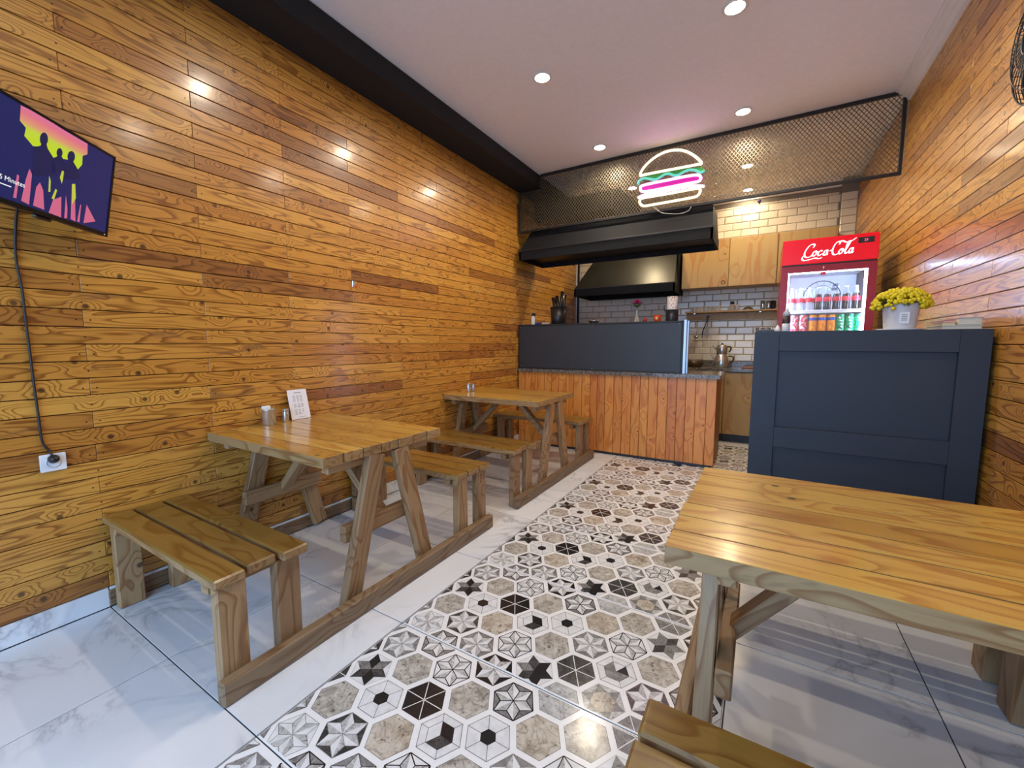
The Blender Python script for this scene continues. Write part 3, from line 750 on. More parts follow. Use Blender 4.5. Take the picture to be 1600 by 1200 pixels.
t = thing('candle_glass', 'orange red glass candle holder with pale pattern', 'candle holder', (sx(1027), YS, ZS))
obj('glass', MB().lathe([(.0001, 0), (.026, 0), (.034, .01), (.037, .07), (.034, .07), (.03, .012), (.0001, .01)], 18), plain('orange_glass', srgb(206, 80, 40), .2, var=.4, scale=60, coat=.5), t)
obj('rim', MB().tube([(.0355 * math.cos(a), .0355 * math.sin(a), .07) for a in [2 * math.pi * k / 18 for k in range(18)]], .002, 6, closed=True), plain('dark_red', srgb(120, 40, 26), .3), t)
obj('flame_print', MB().sphere((0, -.037, .035), .011, 10, 6, 0, (1, .25, 1.2)), plain('cream_print', srgb(240, 200, 140), .4), t)
t = thing('paper_towel_holder', 'dark metal cup holding a printed white paper roll', 'paper roll', (sx(1049), YS + .02, ZS))
cup = MB().lathe([(.0001, 0), (.055, 0), (.058, .004), (.058, .12), (.054, .12), (.054, .006), (.0001, .006)], 28)
obj('cup', cup, plain('dark_ribbed_metal', (.06, .06, .065), .35, .7), t)
for k in range(28): obj('rib', MB().cbox(-.0018, .0018, -.0015, .0015, .006, .118, .0008), M['black_metal'], t, mat=Matrix.Translation((.0588 * math.cos(2 * math.pi * k / 28), .0588 * math.sin(2 * math.pi * k / 28), 0)) @ Matrix.Rotation(2 * math.pi * k / 28 + math.pi / 2, 4, 'Z'))
s = NT('printed_paper'); v = s.coords((1, 1, 1)); vo = s.n('ShaderNodeTexVoronoi', i_Scale=42.0); s.l(v, vo.inputs['Vector'])
s.base(s.mix(s.step(vo.outputs['Distance'], .34, .26), srgb(232, 226, 222), srgb(178, 150, 148))); s.set(Roughness=.85)
obj('paper_roll', MB().lathe([(.0001, .01), (.05, .01), (.05, .25), (.018, .25), (.018, .24), (.0001, .24)], 28), s.m, t)
obj('handle', MB().tube(spline([(-.058, 0, .10), (-.075, 0, .12), (-.078, 0, .15), (-.072, 0, .165)]), .005, 6), M['black_plastic'], t)

# ================================================================== BACK KITCHEN
for (x0, x1, lb) in ((-.95, -.365, 'beige oak base cabinet partly behind the plank-fronted counter'), (-.363, .235, 'beige oak base cabinet under the worktop with the teapot')):
    t = thing('base_cabinet', lb, 'cabinet', ((x0 + x1) / 2, 5.62, 0), 0, 'beige oak base cabinets')
    w = (x1 - x0) / 2
    obj('body', MB().box(-w, w, 0, .54, .10, .862), M['oak'], t)
    beam('door', (0, -.010, .104), (0, -.010, .85), 2 * w - .005, .018, (1, 0, 0), M['oak'], t, .002)
    obj('toe_kick', MB().box(-w, w, .05, .07, 0, .10), M['black_metal'], t)
    obj('knob', MB().lathe([(.006, 0), (.006, .012), (.014, .02), (.0001, .026)], 12, (-w + .05, -.02, .74), axis='y'), M['steel'], t)
bw = thing('granite_back_worktop', 'speckled granite worktop along the tiled kitchen wall', 'worktop', (-.8, 5.85, .864))
obj('slab', MB().cbox(-1.69, .92, -.28, .312, 0, .036, .003), M['granite'], bw)
obj('upstand', MB().cbox(-1.69, .92, .292, .312, .0365, .10, .002), M['granite'], bw)
for k, (x0, x1, lb) in enumerate(((-.93, -.39, 'oak wall cabinet adjoining the black range hood'), (-.388, .112, 'oak wall cabinet between two others above the kitchen shelf'), (.114, .665, 'oak wall cabinet half hidden above the red fridge'))):
    t = thing('wall_cabinet', lb, 'cabinet', ((x0 + x1) / 2, 5.86, 1.90), 0, 'oak kitchen wall cabinets'); w = (x1 - x0) / 2
    obj('body', MB().box(-w, w, .0, YB - 5.86 - .007, .0, .58), M['oak'], t)
    beam('door', (0, -.010, .003), (0, -.010, .577), 2 * w - .006, .018, (1, 0, 0), M['oak'], t, .002)
    hx = w - .055 if k == 0 else (-w + .055 if k == 1 else w - .05)
    if k != 1: obj('ring_handle', MB().tube([(hx + .021 * math.cos(a), -.021, .055 + .021 * math.sin(a)) for a in [2 * math.pi * i / 16 for i in range(16)]], .0045, 6, closed=True), plain('wood_ring', srgb(130, 84, 40), .4), t)
t = thing('wall_shelf', 'thin oak wall shelf carrying small glasses and steel cups', 'shelf', (-.38, 6.08, 1.60))
beam('shelf_board', (-.515, 0, .010), (.53, 0, .010), .16, .02, (0, 1, 0), M['oak'], t, .002)
obj('back_board', MB().cbox(-.515, .53, .058, .078, -.09, -.001, .002), M['oak'], t)
for x in (-.4, .35): obj('bracket', MB().cbox(x - .012, x + .012, -.05, .057, -.016, -.001, .002), M['steel'], t)
ZSH = 1.621
tea = glass('tea_glass', (.9, .8, .65), 0, .35)
gl0 = None
LGL = 'small amber tea glass in the row on the kitchen shelf'
for k in range(8):
    if gl0 is None:
        gl0 = thing('tea_glass', LGL, 'glass', (0, 0, 0), 0, 'tea glasses on the kitchen shelf')
        obj('glass', MB().lathe([(.0001, 0), (.018, 0), (.019, .004), (.015, .028), (.020, .062), (.0185, .062), (.013, .028), (.0001, .006)], 14), tea, gl0)
        obj('rim', MB().tube([(.0193 * math.cos(a), .0193 * math.sin(a), .062) for a in [2 * math.pi * i / 14 for i in range(14)]], .0012, 5, closed=True), M['chrome'], gl0)
        g = gl0
    else: g = copy_tree(gl0)
    g.location = (-.83 + .048 * k, 6.07, ZSH)
    g['label'] = 'small amber tea glass on the kitchen shelf, %s from the black capped bottle' % ('eighth seventh sixth fifth fourth third second first'.split()[k])
t = thing('spice_bottle', 'clear spice bottle with a black cap', 'bottle', (-.345, 6.07, ZSH))
obj('bottle', MB().lathe([(.0001, 0), (.028, 0), (.03, .005), (.03, .062), (.02, .078), (.018, .082)], 16), glass('spice_glass', (.75, .6, .45), .05, .5), t)
obj('cap', MB().lathe([(.0235, .08), (.0235, .112), (.0001, .114)], 14), M['black_plastic'], t)
o = obj('water_glass', MB().lathe([(.0001, 0), (.02, 0), (.023, .075), (.021, .075), (.018, .005), (.0001, .005)], 14), glass('clear_glass', (.9, .92, .92), 0, .3), None, (-.285, 6.07, ZSH)); tag(o, 'clear straight glass beside the black capped bottle', 'glass')
t = thing('domed_cover', 'domed steel cover resting on the kitchen shelf', 'cover', (-.165, 6.065, ZSH))
obj('dome', MB().lathe([(.066, 0), (.066, .004), (.05, .026), (.025, .038), (.0001, .041)], 22), M['chrome'], t); obj('knob', MB().sphere((0, 0, .045), .007, 10, 6), M['black_plastic'], t)
for k, (x, h, lb) in enumerate(((-.008, .105, 'tall shiny steel cup nearest the domed lid'), (.053, .10, 'steel cup between two others on the shelf'), (.103, .098, 'dark steel cup at the end near the red fridge'))):
    o = obj('steel_cup', MB().lathe([(.0001, 0), (.02, 0), (.025, .01), (.027, h), (.025, h), (.022, .008), (.0001, .006)], 16), M['steel'] if k != 2 else M['black_metal'], None, (x, 6.065, ZSH)); tag(o, lb, 'cup', 'cups on the kitchen shelf')
def hang(name, label, cat, x, z0, z1, head):
    t = thing(name, label, cat, (x, 6.125, z0))
    obj('handle', MB().tube([(0, 0, 0), (.002, -.004, (z1 - z0))], .004, 6), M['steel'], t)
    obj('hook', MB().tube([(0, .0, 0), (0, .010, .012), (0, .02, .008)], .003, 6), M['steel'], t)
    head(t, z1 - z0)
hang('ladle', 'steel ladle hanging under the kitchen shelf', 'ladle', -.755, 1.508, 1.29, lambda t, dz: obj('bowl', MB().lathe([(.0001, -.03), (.025, -.024), (.04, -.005), (.043, .008), (.04, .006), (.022, -.02), (.0001, -.026)], 18, (.0, -.03, dz)), M['chrome'], t))
def whisk_head(t, dz):
    for k in range(5):
        a = math.pi * k / 5; c, s_ = math.cos(a), math.sin(a)
        obj('wire', MB().tube(spline([(0, -.01, dz + .02), (.02 * c, -.01 + .012 * s_, dz - .05), (.03 * c, -.01 + .016 * s_, dz - .12), (0, -.01, dz - .16), (-.03 * c, -.01 - .016 * s_, dz - .12), (-.02 * c, -.01 - .012 * s_, dz - .05), (0, -.01, dz + .02)], 4), .0016, 5), M['steel'], t)
hang('whisk', 'wire whisk hanging beside the socket', 'whisk', -.63, 1.508, 1.43, whisk_head)
t = thing('kitchen_socket', 'white double wall socket with a black plug below the shelf', 'socket', (-.59, YB - .008, 1.553))
obj('plate', MB().cbox(-.06, .06, -.010, 0, -.028, .028, .003), M['white_plastic'], t)
obj('plug', MB().lathe([(.018, 0), (.018, .025), (.010, .034)], 12, (-.038, -.010, 0), axis='y'), M['black_plastic'], t)
obj('cord', MB().tube(spline([(-.038, -.04, -.005), (-.05, -.045, -.06), (-.075, -.03, -.14), (-.095, -.02, -.2), (-.10, -.015, -.28)]), .005, 6), M['black_plastic'], t)
t = thing('double_teapot', 'stacked stainless steel double teapot on the back worktop', 'teapot', (-.42, 5.84, .9005))
obj('lower_pot', MB().lathe([(.0001, 0), (.085, 0), (.09, .01), (.085, .09), (.062, .155), (.060, .165)], 24), M['steel'], t)
obj('upper_pot', MB().lathe([(.058, .166), (.062, .172), (.066, .25), (.055, .275), (.02, .285), (.0001, .286)], 24), M['steel'], t)
obj('lid_knob', MB().sphere((0, 0, .295), .011, 10, 6), M['black_plastic'], t)
for r, z0, z1, off in ((.075, .05, .14, .05), (.06, .19, .26, .035)):
    obj('handle', MB().tube(spline([(r, 0, z1), (r + off, 0, z1 - .005), (r + off + .004, 0, (z0 + z1) / 2), (r + off * .6, 0, z0)]), .009, 8), M['black_metal'], t)
    obj('spout', MB().tube([(-r + .005, 0, (z0 + z1) / 2), (-r - .03, 0, z1 - .005), (-r - .045, 0, z1 + .01)], [.014, .010, .007], 8), M['steel'], t)
t = thing('wire_bowl', 'dark woven bowl with lid knob on the back worktop', 'bowl', (-.725, 5.80, .9005))
obj('bowl', MB().lathe([(.0001, 0), (.075, 0), (.095, .02), (.108, .09), (.103, .09), (.09, .022), (.0001, .012)], 22), plain('dark_bronze_bowl', (.12, .085, .045), .35, .7, var=.5, scale=50), t)
obj('rim', MB().tube([(.106 * math.cos(a), .106 * math.sin(a), .09) for a in [2 * math.pi * i / 24 for i in range(24)]], .004, 6, closed=True), M['steel'], t)
obj('contents', MB().lathe([(.0001, .06), (.09, .06), (.06, .085), (.0001, .10)], 18), M['black_plastic'], t)
o = obj('cutting_board', MB().cbox(-.10, .10, -.10, .10, 0, .014, .004), plain('reddish_board', srgb(130, 70, 44), .5, var=.15), None, (-.08, 5.80, .9005)); tag(o, 'small reddish cutting board behind the navy counter', 'cutting board')

# ================================================================== DRINKS FRIDGE
FX0, FX1, FY0, FY1, FZ = .114, .722, 4.15, 4.75, 2.032
RED = plain('fridge_red', srgb(176, 10, 26), .3, coat=.3); RED2 = plain('door_red', srgb(150, 12, 30), .35)
fr = thing('drinks_fridge', 'tall red drinks fridge with lit header and glass door', 'fridge', ((FX0 + FX1) / 2, (FY0 + FY1) / 2, 0))
fc = Vector(fr.location); FW2 = (FX1 - FX0) / 2
def fb(x0, x1, y0, y1, z0, z1, c=.004): return MB().cbox(x0 - fc.x, x1 - fc.x, y0 - fc.y, y1 - fc.y, z0, z1, c)
inner = plain('fridge_liner', (.80, .86, .92), .4)
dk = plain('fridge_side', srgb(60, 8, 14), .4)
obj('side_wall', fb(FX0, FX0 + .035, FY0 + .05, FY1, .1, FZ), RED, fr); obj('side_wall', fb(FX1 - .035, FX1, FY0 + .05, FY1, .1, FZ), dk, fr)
obj('rear_wall', fb(FX0 + .036, FX1 - .036, FY1 - .04, FY1, .1, FZ), inner, fr)
obj('roof', fb(FX0 + .036, FX1 - .036, FY0 + .05, FY1 - .041, 1.80, FZ), inner, fr)
obj('base', fb(FX0, FX1, FY0, FY1, .0, .099), M['black_metal'], fr)
obj('liner_floor', fb(FX0 + .036, FX1 - .036, FY0 + .05, FY1 - .041, .1, .16), inner, fr)
hd = obj('header', fb(FX0, FX1, FY0, FY0 + .049, 1.836, FZ), plain('header_red_lit', srgb(214, 10, 30), .25, emit=srgb(255, 0, 24), estr=.28), fr)
obj('header_edge', fb(FX0 + .004, FX1 - .004, FY0 + .004, FY0 + .049, 1.826, 1.8355, .001), M['black_plastic'], fr)
ds = obj('display', fb(.596, .692, FY0 - .003, FY0 + .002, 1.962, 2.004, .002), M['black_plastic'], fr)
tm = text_mesh('display_digits', '21', .026, .0002, 'CENTER'); tm.materials.append(plain('led_red', (.5, 0, 0), .4, emit=(1, .12, .2), estr=2.2))
link('display_digits', tm, ds, mat=basis((.644 - fc.x, FY0 - .0036 - fc.y, 1.974), (1, 0, 0), (0, 0, 1)))
# script lettering
def script(strokes, nib, thin):
    mb = MB()
    for st in strokes:
        p = spline([(x, y, 0) for x, y in st], 7)
        for off in (nib, thin):
            for a, b in zip(p, p[1:]):
                o1 = Vector((off[0], off[1], 0)); quad = [a + o1, a - o1, b - o1, b + o1]
                ar = sum(quad[i].x * quad[(i + 1) % 4].y - quad[(i + 1) % 4].x * quad[i].y for i in range(4))
                if abs(ar) < 1e-9: continue
                mb.add(quad if ar > 0 else quad[::-1], [(0, 1, 2, 3)])
    return mb
SL = .28  # slant
def o_(x, w=.75, h=1.25): return [(x + w * .5 + w * .5 * math.cos(a) + SL * (h * .5 + h * .5 * math.sin(a)), h * .5 + h * .5 * math.sin(a)) for a in [math.pi * .5 + 2 * math.pi * k / 10 for k in range(11)]]
def c_(x, w=.75, h=1.25): return [(x + w * .5 + w * .5 * math.cos(a) + SL * (h * .5 + h * .5 * math.sin(a)), h * .5 + h * .5 * math.sin(a)) for a in [math.pi * .22 + 1.55 * math.pi * k / 9 for k in range(10)]] + [(x + w + .35, .45)]
def stem_(x, h=1.25): return [(x + SL * h, h), (x + SL * .3, .3), (x + .12, 0), (x + .45, .3)]
L_ = [[(2.25, 2.15), (2.55, 2.75), (2.2, 3.05), (1.5, 2.75), (.75, 1.7), (.45, .6), (.75, -.1), (1.5, -.15), (2.2, .4)],
      [(.15, .1), (.0, -.6), (.6, -.95), (1.8, -.75), (2.7, -.55), (3.6, -.75), (4.2, -.5)],
      o_(2.05), c_(3.2), o_(4.35, .7), stem_(4.95), [(2.75, .9), (3.05, 1.0), (3.3, .8)], [(5.75, .95), (6.1, 1.1)],
      [(7.6, 2.35), (7.75, 2.85), (7.3, 3.05), (6.7, 2.4), (6.3, 1.2), (6.4, .2), (6.9, -.15), (7.5, .2)],
      [(7.3, 3.05), (8.2, 3.15), (9.0, 2.75), (9.9, 2.9), (10.9, 3.6)],
      o_(7.45), [(8.75, .5), (9.3, 1.6), (9.75, 2.7), (9.6, 3.0), (9.3, 2.6), (8.95, 1.2), (8.85, .2), (9.05, -.02), (9.35, .3)],
      o_(9.45, .7), stem_(10.05), [(8.1, .9), (8.5, .9), (8.75, .7)]]
lg = script(L_, (.17, .11), (-.05, .07))
lsc = .345 / 11.2
lm_ = Matrix.Translation((.248 - fc.x, FY0 - .0025 - fc.y, 1.893)) @ Matrix.Rotation(R(90), 4, 'X') @ Matrix.Scale(lsc, 4)
LOGO = plain('logo_white_lit', (.9, .9, .9), .4, emit=(1, .86, .90), estr=1.1)
obj('logo_lettering', lg, LOGO, hd, mat=lm_)
# door
DZ0, DZ1 = .12, 1.824; GX0, GX1, GZ0, GZ1 = .163, .670, .24, 1.772
dr = MB()
for a in ((FX0, FX1, GZ1, DZ1), (FX0, FX1, DZ0, GZ0), (FX0, GX0, GZ0, GZ1), (GX1, FX1, GZ0, GZ1)): dr.box(a[0] - fc.x, a[1] - fc.x, FY0 + .006 - fc.y, FY0 + .046 - fc.y, a[2], a[3])
door = obj('door_frame', dr, RED2, fr)
obj('pane', MB().box(GX0 - fc.x, GX1 - fc.x, FY0 + .02 - fc.y, FY0 + .024 - fc.y, GZ0, GZ1), glass('door_glass', (.92, .97, 1), 0, .05), door)
obj('handle', fb(FX0 - .012, FX0 + .012, FY0 - .012, FY0 + .004, .9, 1.3), M['black_plastic'], door)
obj('lock', MB().lathe([(.009, 0), (.009, .006), (.0001, .007)], 12, (.395 - fc.x, FY0 + .006 - fc.y, 1.80), axis='y'), M['chrome'], door)
# printed arc and small red sticker on the glass
dm = plain('decal_dark', srgb(60, 70, 90), .5)
arc = MB(); AC = Vector((.395, 0, 1.565))
def arcband(r0, r1, a0, a1, n=20):
    for i in range(n):
        p = [(a0 + (a1 - a0) * i / n), (a0 + (a1 - a0) * (i + 1) / n)]
        vs = [(AC.x - fc.x + r * math.cos(R(a)) * 1.0, FY0 + .0195 - fc.y, AC.z + r * math.sin(R(a)) * 1.08) for a, r in ((p[0], r0), (p[0], r1), (p[1], r1), (p[1], r0))]
        arc.add(vs, [(0, 1, 2, 3)])
arcband(.118, .124, 8, 172); arcband(.085, .088, 35, 150)
for a in (40, 62, 84, 108, 132): arcband(.09, .116, a, a + .9, 1)
obj('round_print', arc, dm, door)
for i in range(5): obj('print_bar', MB().box(.455 - fc.x + .002 * i, .49 - fc.x + .002 * i, FY0 + .0190 - fc.y, FY0 + .0196 - fc.y, 1.618 + .011 * i, 1.624 + .011 * i), dm, door)
obj('red_sticker', MB().box(.378 - fc.x, .412 - fc.x, FY0 + .0185 - fc.y, FY0 + .0198 - fc.y, 1.745, 1.768), plain('sticker_red', srgb(220, 60, 80), .5), door)
LED = plain('fridge_led', (1, 1, 1), .4, emit=(.46, .68, 1.0), estr=95)
for x in (GX0 + .004, GX1 - .010): obj('led_strip', MB().box(x - fc.x, x + .006 - fc.x, FY0 + .055 - fc.y, FY0 + .065 - fc.y, .3, 1.765), LED, fr)
obj('led_strip', MB().box(GX0 - fc.x, GX1 - fc.x, FY0 + .055 - fc.y, FY0 + .065 - fc.y, 1.768, 1.776), LED, fr)
sh_m = plain('shelf_white', (.8, .85, .9), .4)
SHZ = (1.462, 1.29, .95, .6)
obj('shelf', fb(FX0 + .037, FX1 - .037, FY0 + .068, FY1 - .045, 1.446, 1.472, .003), sh_m, fr)
for z in SHZ[1:]: obj('shelf', fb(FX0 + .037, FX1 - .037, FY0 + .068, FY1 - .045, z - .008, z, .002), sh_m, fr)
cola = plain('cola_brown', (.02, .008, .006), .1, coat=.5); clr = glass('bottle_glass', (.7, .78, .85), .02, .35); lab = plain('cola_label', srgb(214, 44, 60), .4); capm = plain('bottle_cap', srgb(200, 205, 215), .3)
def bottle(x, y, z, filled=True, lbl='', grp='cola bottles on the upper fridge shelf'):
    t = thing('cola_bottle', lbl, 'bottle', (x, y, z), 0, grp); k = .9
    pr = [(.0001, 0), (.026, 0), (.029, .008), (.027, .05), (.029, .085), (.030, .11), (.022, .145), (.013, .175), (.0115, .195)]
    obj('bottle', MB().lathe([(r * k, z_ * k + .0) for r, z_ in pr], 16), cola if filled else clr, t)
    obj('label', MB().lathe([(.0296 * k, .068), (.0312 * k, .07), (.0318 * k, .1), (.0306 * k, .103)], 16, cap=False), lab, t)
    obj('neck', MB().lathe([(.0235 * k, .128), (.014 * k, .158), (.0122 * k, .178)], 14, cap=False), clr, t)
    obj('cap', MB().lathe([(.0135 * k, .174), (.0135 * k, .188), (.0001, .189)], 12), capm, t)
    return t
bx = [.200, .262, .325, .384, .444, .504, .565, .627]
for i, x in enumerate(bx): bottle(x, 4.27, 1.4722, i >= 3, ('dark' if i >= 3 else 'pale') + ' cola bottle with red label, %s on its shelf from the fridge handle side' % ('first second third fourth fifth sixth seventh eighth'.split()[i]), 'full cola bottles in the fridge' if i >= 3 else 'pale cola bottles in the fridge')
for x, od in ((.232, 'first'), (.295, 'second'), (.355, 'third')): bottle(x, 4.36, 1.4722, False, 'cola bottle standing %s in the row behind the pale bottles' % od, 'second row cola bottles')
def can(x, c1, c2, lbl, grp, z=1.2902):
    t = thing('drink_can', lbl, 'can', (x, 4.265, z), 0, grp)
    s = NT('can_print'); v = s.coords((1, 1, 1)); n = s.noise(v, 45, 2, .5, 1.0)
    s.base(s.mix(s.step(n, .52, .56), c1, c2)); s.set(Roughness=.3)
    obj('body', MB().lathe([(.024, 0), (.030, .008), (.030, .132), (.026, .143)], 18), s.m, t)
    obj('lid', MB().lathe([(.026, .1432), (.027, .146), (.024, .146), (.023, .143), (.0001, .143)], 18, cap=False), M['frame_alu'], t)
    return t
rd = srgb(226, 60, 84); wh = srgb(240, 225, 230); orr = srgb(240, 140, 20); bl = srgb(60, 90, 190); gn = srgb(20, 190, 120); gd = srgb(20, 110, 80)
for x, od in ((.228, 'at the end of its shelf'), (.290, 'next to the orange cans')): can(x, rd, wh, 'red and white drink can ' + od, 'red cans in the fridge')
def orange(x, od):
    t = can(x, orr, srgb(250, 170, 60), 'orange drink can with blue band, ' + od, 'orange cans in the fridge')
    obj('blue_band', MB().lathe([(.0303, .098), (.0306, .1), (.0306, .12), (.0303, .122)], 18, cap=False), plain('can_blue', bl, .3), t)
for x, od in ((.358, 'next to the red cans'), (.420, 'between two other orange cans'), (.482, 'next to the green cans')): orange(x, od)
def green(x, od):
    t = can(x, gn, gd, 'green drink can with white strokes, ' + od, 'green cans in the fridge')
    for k in range(5):
        a = -math.pi / 2 + .25 * math.sin(k); z = .02 + .024 * k
        obj('lettering_stroke', MB().cbox(-.009, .009, -.0008, .0008, -.005, .005, .0005), M['white_plastic'], t, mat=Matrix.Translation((.0304 * math.cos(a), .0304 * math.sin(a), z)) @ Matrix.Rotation(a + math.pi / 2, 4, 'Z') @ Matrix.Rotation(.6, 4, 'Y'))
for x, od in ((.537, 'next to the orange cans'), (.596, 'between two other green cans'), (.655, 'against the fridge side')): green(x, od)

# ================================================================== NAVY COUNTER AND WHAT STANDS ON IT
NY = 2.53; NX0, NX1, NZ = -.031, .832, 1.262
nc = thing('navy_counter', 'tall navy painted panelled counter by the right wall', 'counter', ((NX0 + NX1) / 2, NY, 0))
ncx = nc.location.x
def nb(x0, x1, y0, y1, z0, z1, c=.0025): return MB().cbox(x0 - ncx, x1 - ncx, y0, y1, z0, z1, c)
obj('carcass', nb(NX0 + .002, NX1 - .002, .022, .42, .0, NZ - .021), M['navy'], nc)
obj('top_board', nb(NX0, NX1, .0222, .43, NZ - .02, NZ), M['navy'], nc)
for x0, x1 in ((NX0, .078), (.735, NX1)): obj('stile', nb(x0, x1, .002, .0215, .0, NZ, .0008), M['navy'], nc)
for z0, z1 in ((1.162, NZ), (.662, .768), (.0, .13)): obj('cross_rail', nb(.0782, .7348, .002, .0215, z0, z1, .0012), M['navy'], nc)
ZN = NZ
YNV = 2.66
t = thing('potted_flowers', 'mound of small yellow flowers in a white tapered pot', 'potted plant', (on_y(1405, 512, YNV).x, YNV, ZN))
obj('saucer', MB().lathe([(.0001, 0), (.078, 0), (.085, .006), (.081, .007), (.0001, .004)], 26), M['white_plastic'], t)
obj('pot', MB().lathe([(.0001, .0075), (.056, .0075), (.058, .012), (.068, .118), (.070, .124), (.064, .124), (.055, .02), (.0001, .02)], 28), plain('white_pot', srgb(214, 208, 206), .5, var=.04), t)
obj('soil', MB().lathe([(.063, .112), (.03, .118), (.0001, .12)], 20, cap=False), plain('soil', (.04, .02, .012), .9), t)
stick = obj('pot_sticker', MB().add([( -.018, -.0665, .030), (.018, -.0665, .030), (.018, -.0715, .082), (-.018, -.0715, .082)], [(0, 1, 2, 3)]), plain('sticker', srgb(232, 232, 230), .5), t)
for k in range(4): obj('print_line', MB().add([(-.010, -.0680 - .0010 * k, .044 + .008 * k), (.010, -.0680 - .0010 * k, .044 + .008 * k), (.010, -.0684 - .0010 * k, .0475 + .008 * k), (-.010, -.0684 - .0010 * k, .0475 + .008 * k)], [(0, 1, 2, 3)]), plain('grey_print', (.35, .35, .35), .6), t)
fl = MB(); rr = random.Random(4)
for k in range(520):
    a = rr.uniform(0, 2 * math.pi); q = math.sqrt(rr.random()); x = q * .108 * math.cos(a); y = q * .085 * math.sin(a)
    z = .118 + .072 * (1 - q ** 2.2) ** .6 + rr.uniform(-.008, .006) - (.022 if q > .85 else 0) * rr.random()
    fl.sphere((x, y, z), rr.uniform(.006, .0105), 6, 4)
o = obj('flower_heads', fl, plain('yellow_flower', srgb(214, 190, 20), .7, var=.25, scale=60), t); o['kind'] = 'stuff'
lf = MB()
for k in range(60):
    a = rr.uniform(0, 2 * math.pi); d = Vector((math.cos(a), math.sin(a), 0)); s_ = Vector((-d.y, d.x, 0)); b = d * .045 + Vector((0, 0, .118)); tip = d * rr.uniform(.07, .098) + Vector((0, 0, rr.uniform(.105, .14)))
    mid = (b + tip) / 2 + Vector((0, 0, .01)); lf.add([b, mid - s_ * .01, tip, mid + s_ * .01], [(0, 1, 2, 3)])
o = obj('leaves', lf, plain('dull_leaf', (.08, .09, .02), .6), t); o['kind'] = 'stuff'
page = plain('page_cream', srgb(214, 204, 184), .8, var=.05, scale=60)
def book(name, x0, x1, y0, y1, z0, z1, cov, label):
    t = thing(name, label, 'book', ((x0 + x1) / 2, (y0 + y1) / 2, z0), 0); w, d, h = (x1 - x0) / 2, (y1 - y0) / 2, z1 - z0
    c = min(.003, h * .2)
    obj('pages', MB().box(-w + .003, w - .003, -d + .003, d - .003, c, h - c), page, t)
    obj('cover', MB().box(-w, w, -d, d, 0, c).box(-w, w, -d, d, h - c, h).box(-w, w, d - .0028, d, c, h - c), cov, t)
book('book', .692, .82, 2.60, 2.82, ZN + .0005, ZN + .019, plain('cover_pale', srgb(206, 196, 178), .5), 'flat pale grey book at the bottom of the stack')
book('book', .742, .818, 2.60, 2.80, ZN + .0195, ZN + .052, plain('cover_cream', srgb(190, 174, 140), .5), 'thick cream book lying on top by the wall')
book('booklet', .694, .7395, 2.61, 2.76, ZN + .0195, ZN + .032, plain('cover_yellow', srgb(226, 190, 100), .5), 'thin yellow booklet beside the cream book')
book('booklet', .698, .7395, 2.62, 2.77, ZN + .0325, ZN + .042, plain('cover_red', srgb(196, 84, 66), .5), 'thin red booklet on the yellow one')
t = thing('wire_tray', 'small black wire tray on the corner of the navy counter', 'tray', (.005, 2.68, ZN))
obj('tray_base', MB().cbox(-.032, .05, -.03, .03, 0, .012, .003), M['black_plastic'], t)
for k in range(6): obj('wire_loop', MB().tube([(-.028 + .014 * k + .006 * math.cos(a), .0 + .02 * math.sin(a), .016 + .008 * math.sin(a * 2)) for a in [2 * math.pi * i / 12 for i in range(12)]], .002, 5, closed=True), M['chrome'] if k % 2 else M['black_metal'], t)
o = obj('white_cone', MB().lathe([(.0001, 0), (.016, 0), (.012, .014), (.004, .034), (.0001, .036)], 14), M['white_plastic'], None, (on_y(1215, 512, 2.68).x, 2.68, ZN)); tag(o, 'small white cone shaped nozzle next to the shaker', 'nozzle')
t = thing('pepper_shaker', 'small glass shaker half full of dark pepper with a pale band', 'shaker', (on_y(1228, 512, 2.70).x, 2.70, ZN))
obj('glass_body', MB().lathe([(.0001, 0), (.018, 0), (.019, .004), (.019, .044)], 16), plain('pale_glass', srgb(200, 205, 210), .15, coat=.4), t)
obj('pepper', MB().lathe([(.0185, .0445), (.0188, .046), (.0185, .085), (.0001, .085)], 16), plain('pepper_dark', srgb(50, 36, 34), .4), t)
obj('shoulder', MB().lathe([(.0188, .0855), (.017, .102), (.009, .112), (.006, .126), (.0001, .127)], 16), plain('shoulder_glass', srgb(190, 190, 194), .15, coat=.4), t)

# ================================================================== LEFT WALL THINGS
# television on a swivel arm: top right corner from the photograph
a_, t_ = R(42), R(10)
tex = Vector((-math.sin(a_), math.cos(a_), 0)); tn = Vector((math.cos(a_), math.sin(a_), 0)); tey = Vector((0, 0, 1)) * math.cos(t_) + tn * math.sin(t_); tnn = tex.cross(tey)
TRc = on_x(180, 246, -2.38); TVW, TVH = .565, .335
TVo = TRc - tex * TVW / 2 - tey * TVH / 2
tv = thing('television', 'small black television tilted out from the plank wall', 'television', TVo)
tv.matrix_world = basis(TVo, tex, tey)
w, h = TVW / 2, TVH / 2
obj('casing', MB().cbox(-w, w, -h, h, -.03, -.002, .004), M['black_plastic'], tv)
obj('back_bulge', MB().cbox(-w * .6, w * .6, -h * .7, h * .5, -.055, -.0305, .008), M['black_plastic'], tv)
bz = MB(); b_ = .009
for a in ((-w, w, h - b_, h), (-w, w, -h, -h + .016), (-w, -w + b_, -h, h), (w - b_, w, -h, h)): bz.box(a[0], a[1], a[2], a[3], -.002, .003)
obj('bezel', bz, plain('gloss_black', (.008, .008, .009), .2), tv)
scn = obj('screen', MB().box(-w + b_, w - b_, -h + .016, h - b_, -.002, .0004), plain('screen_navy', (.004, .006, .02), .25, emit=srgb(28, 34, 92), estr=.9), tv)
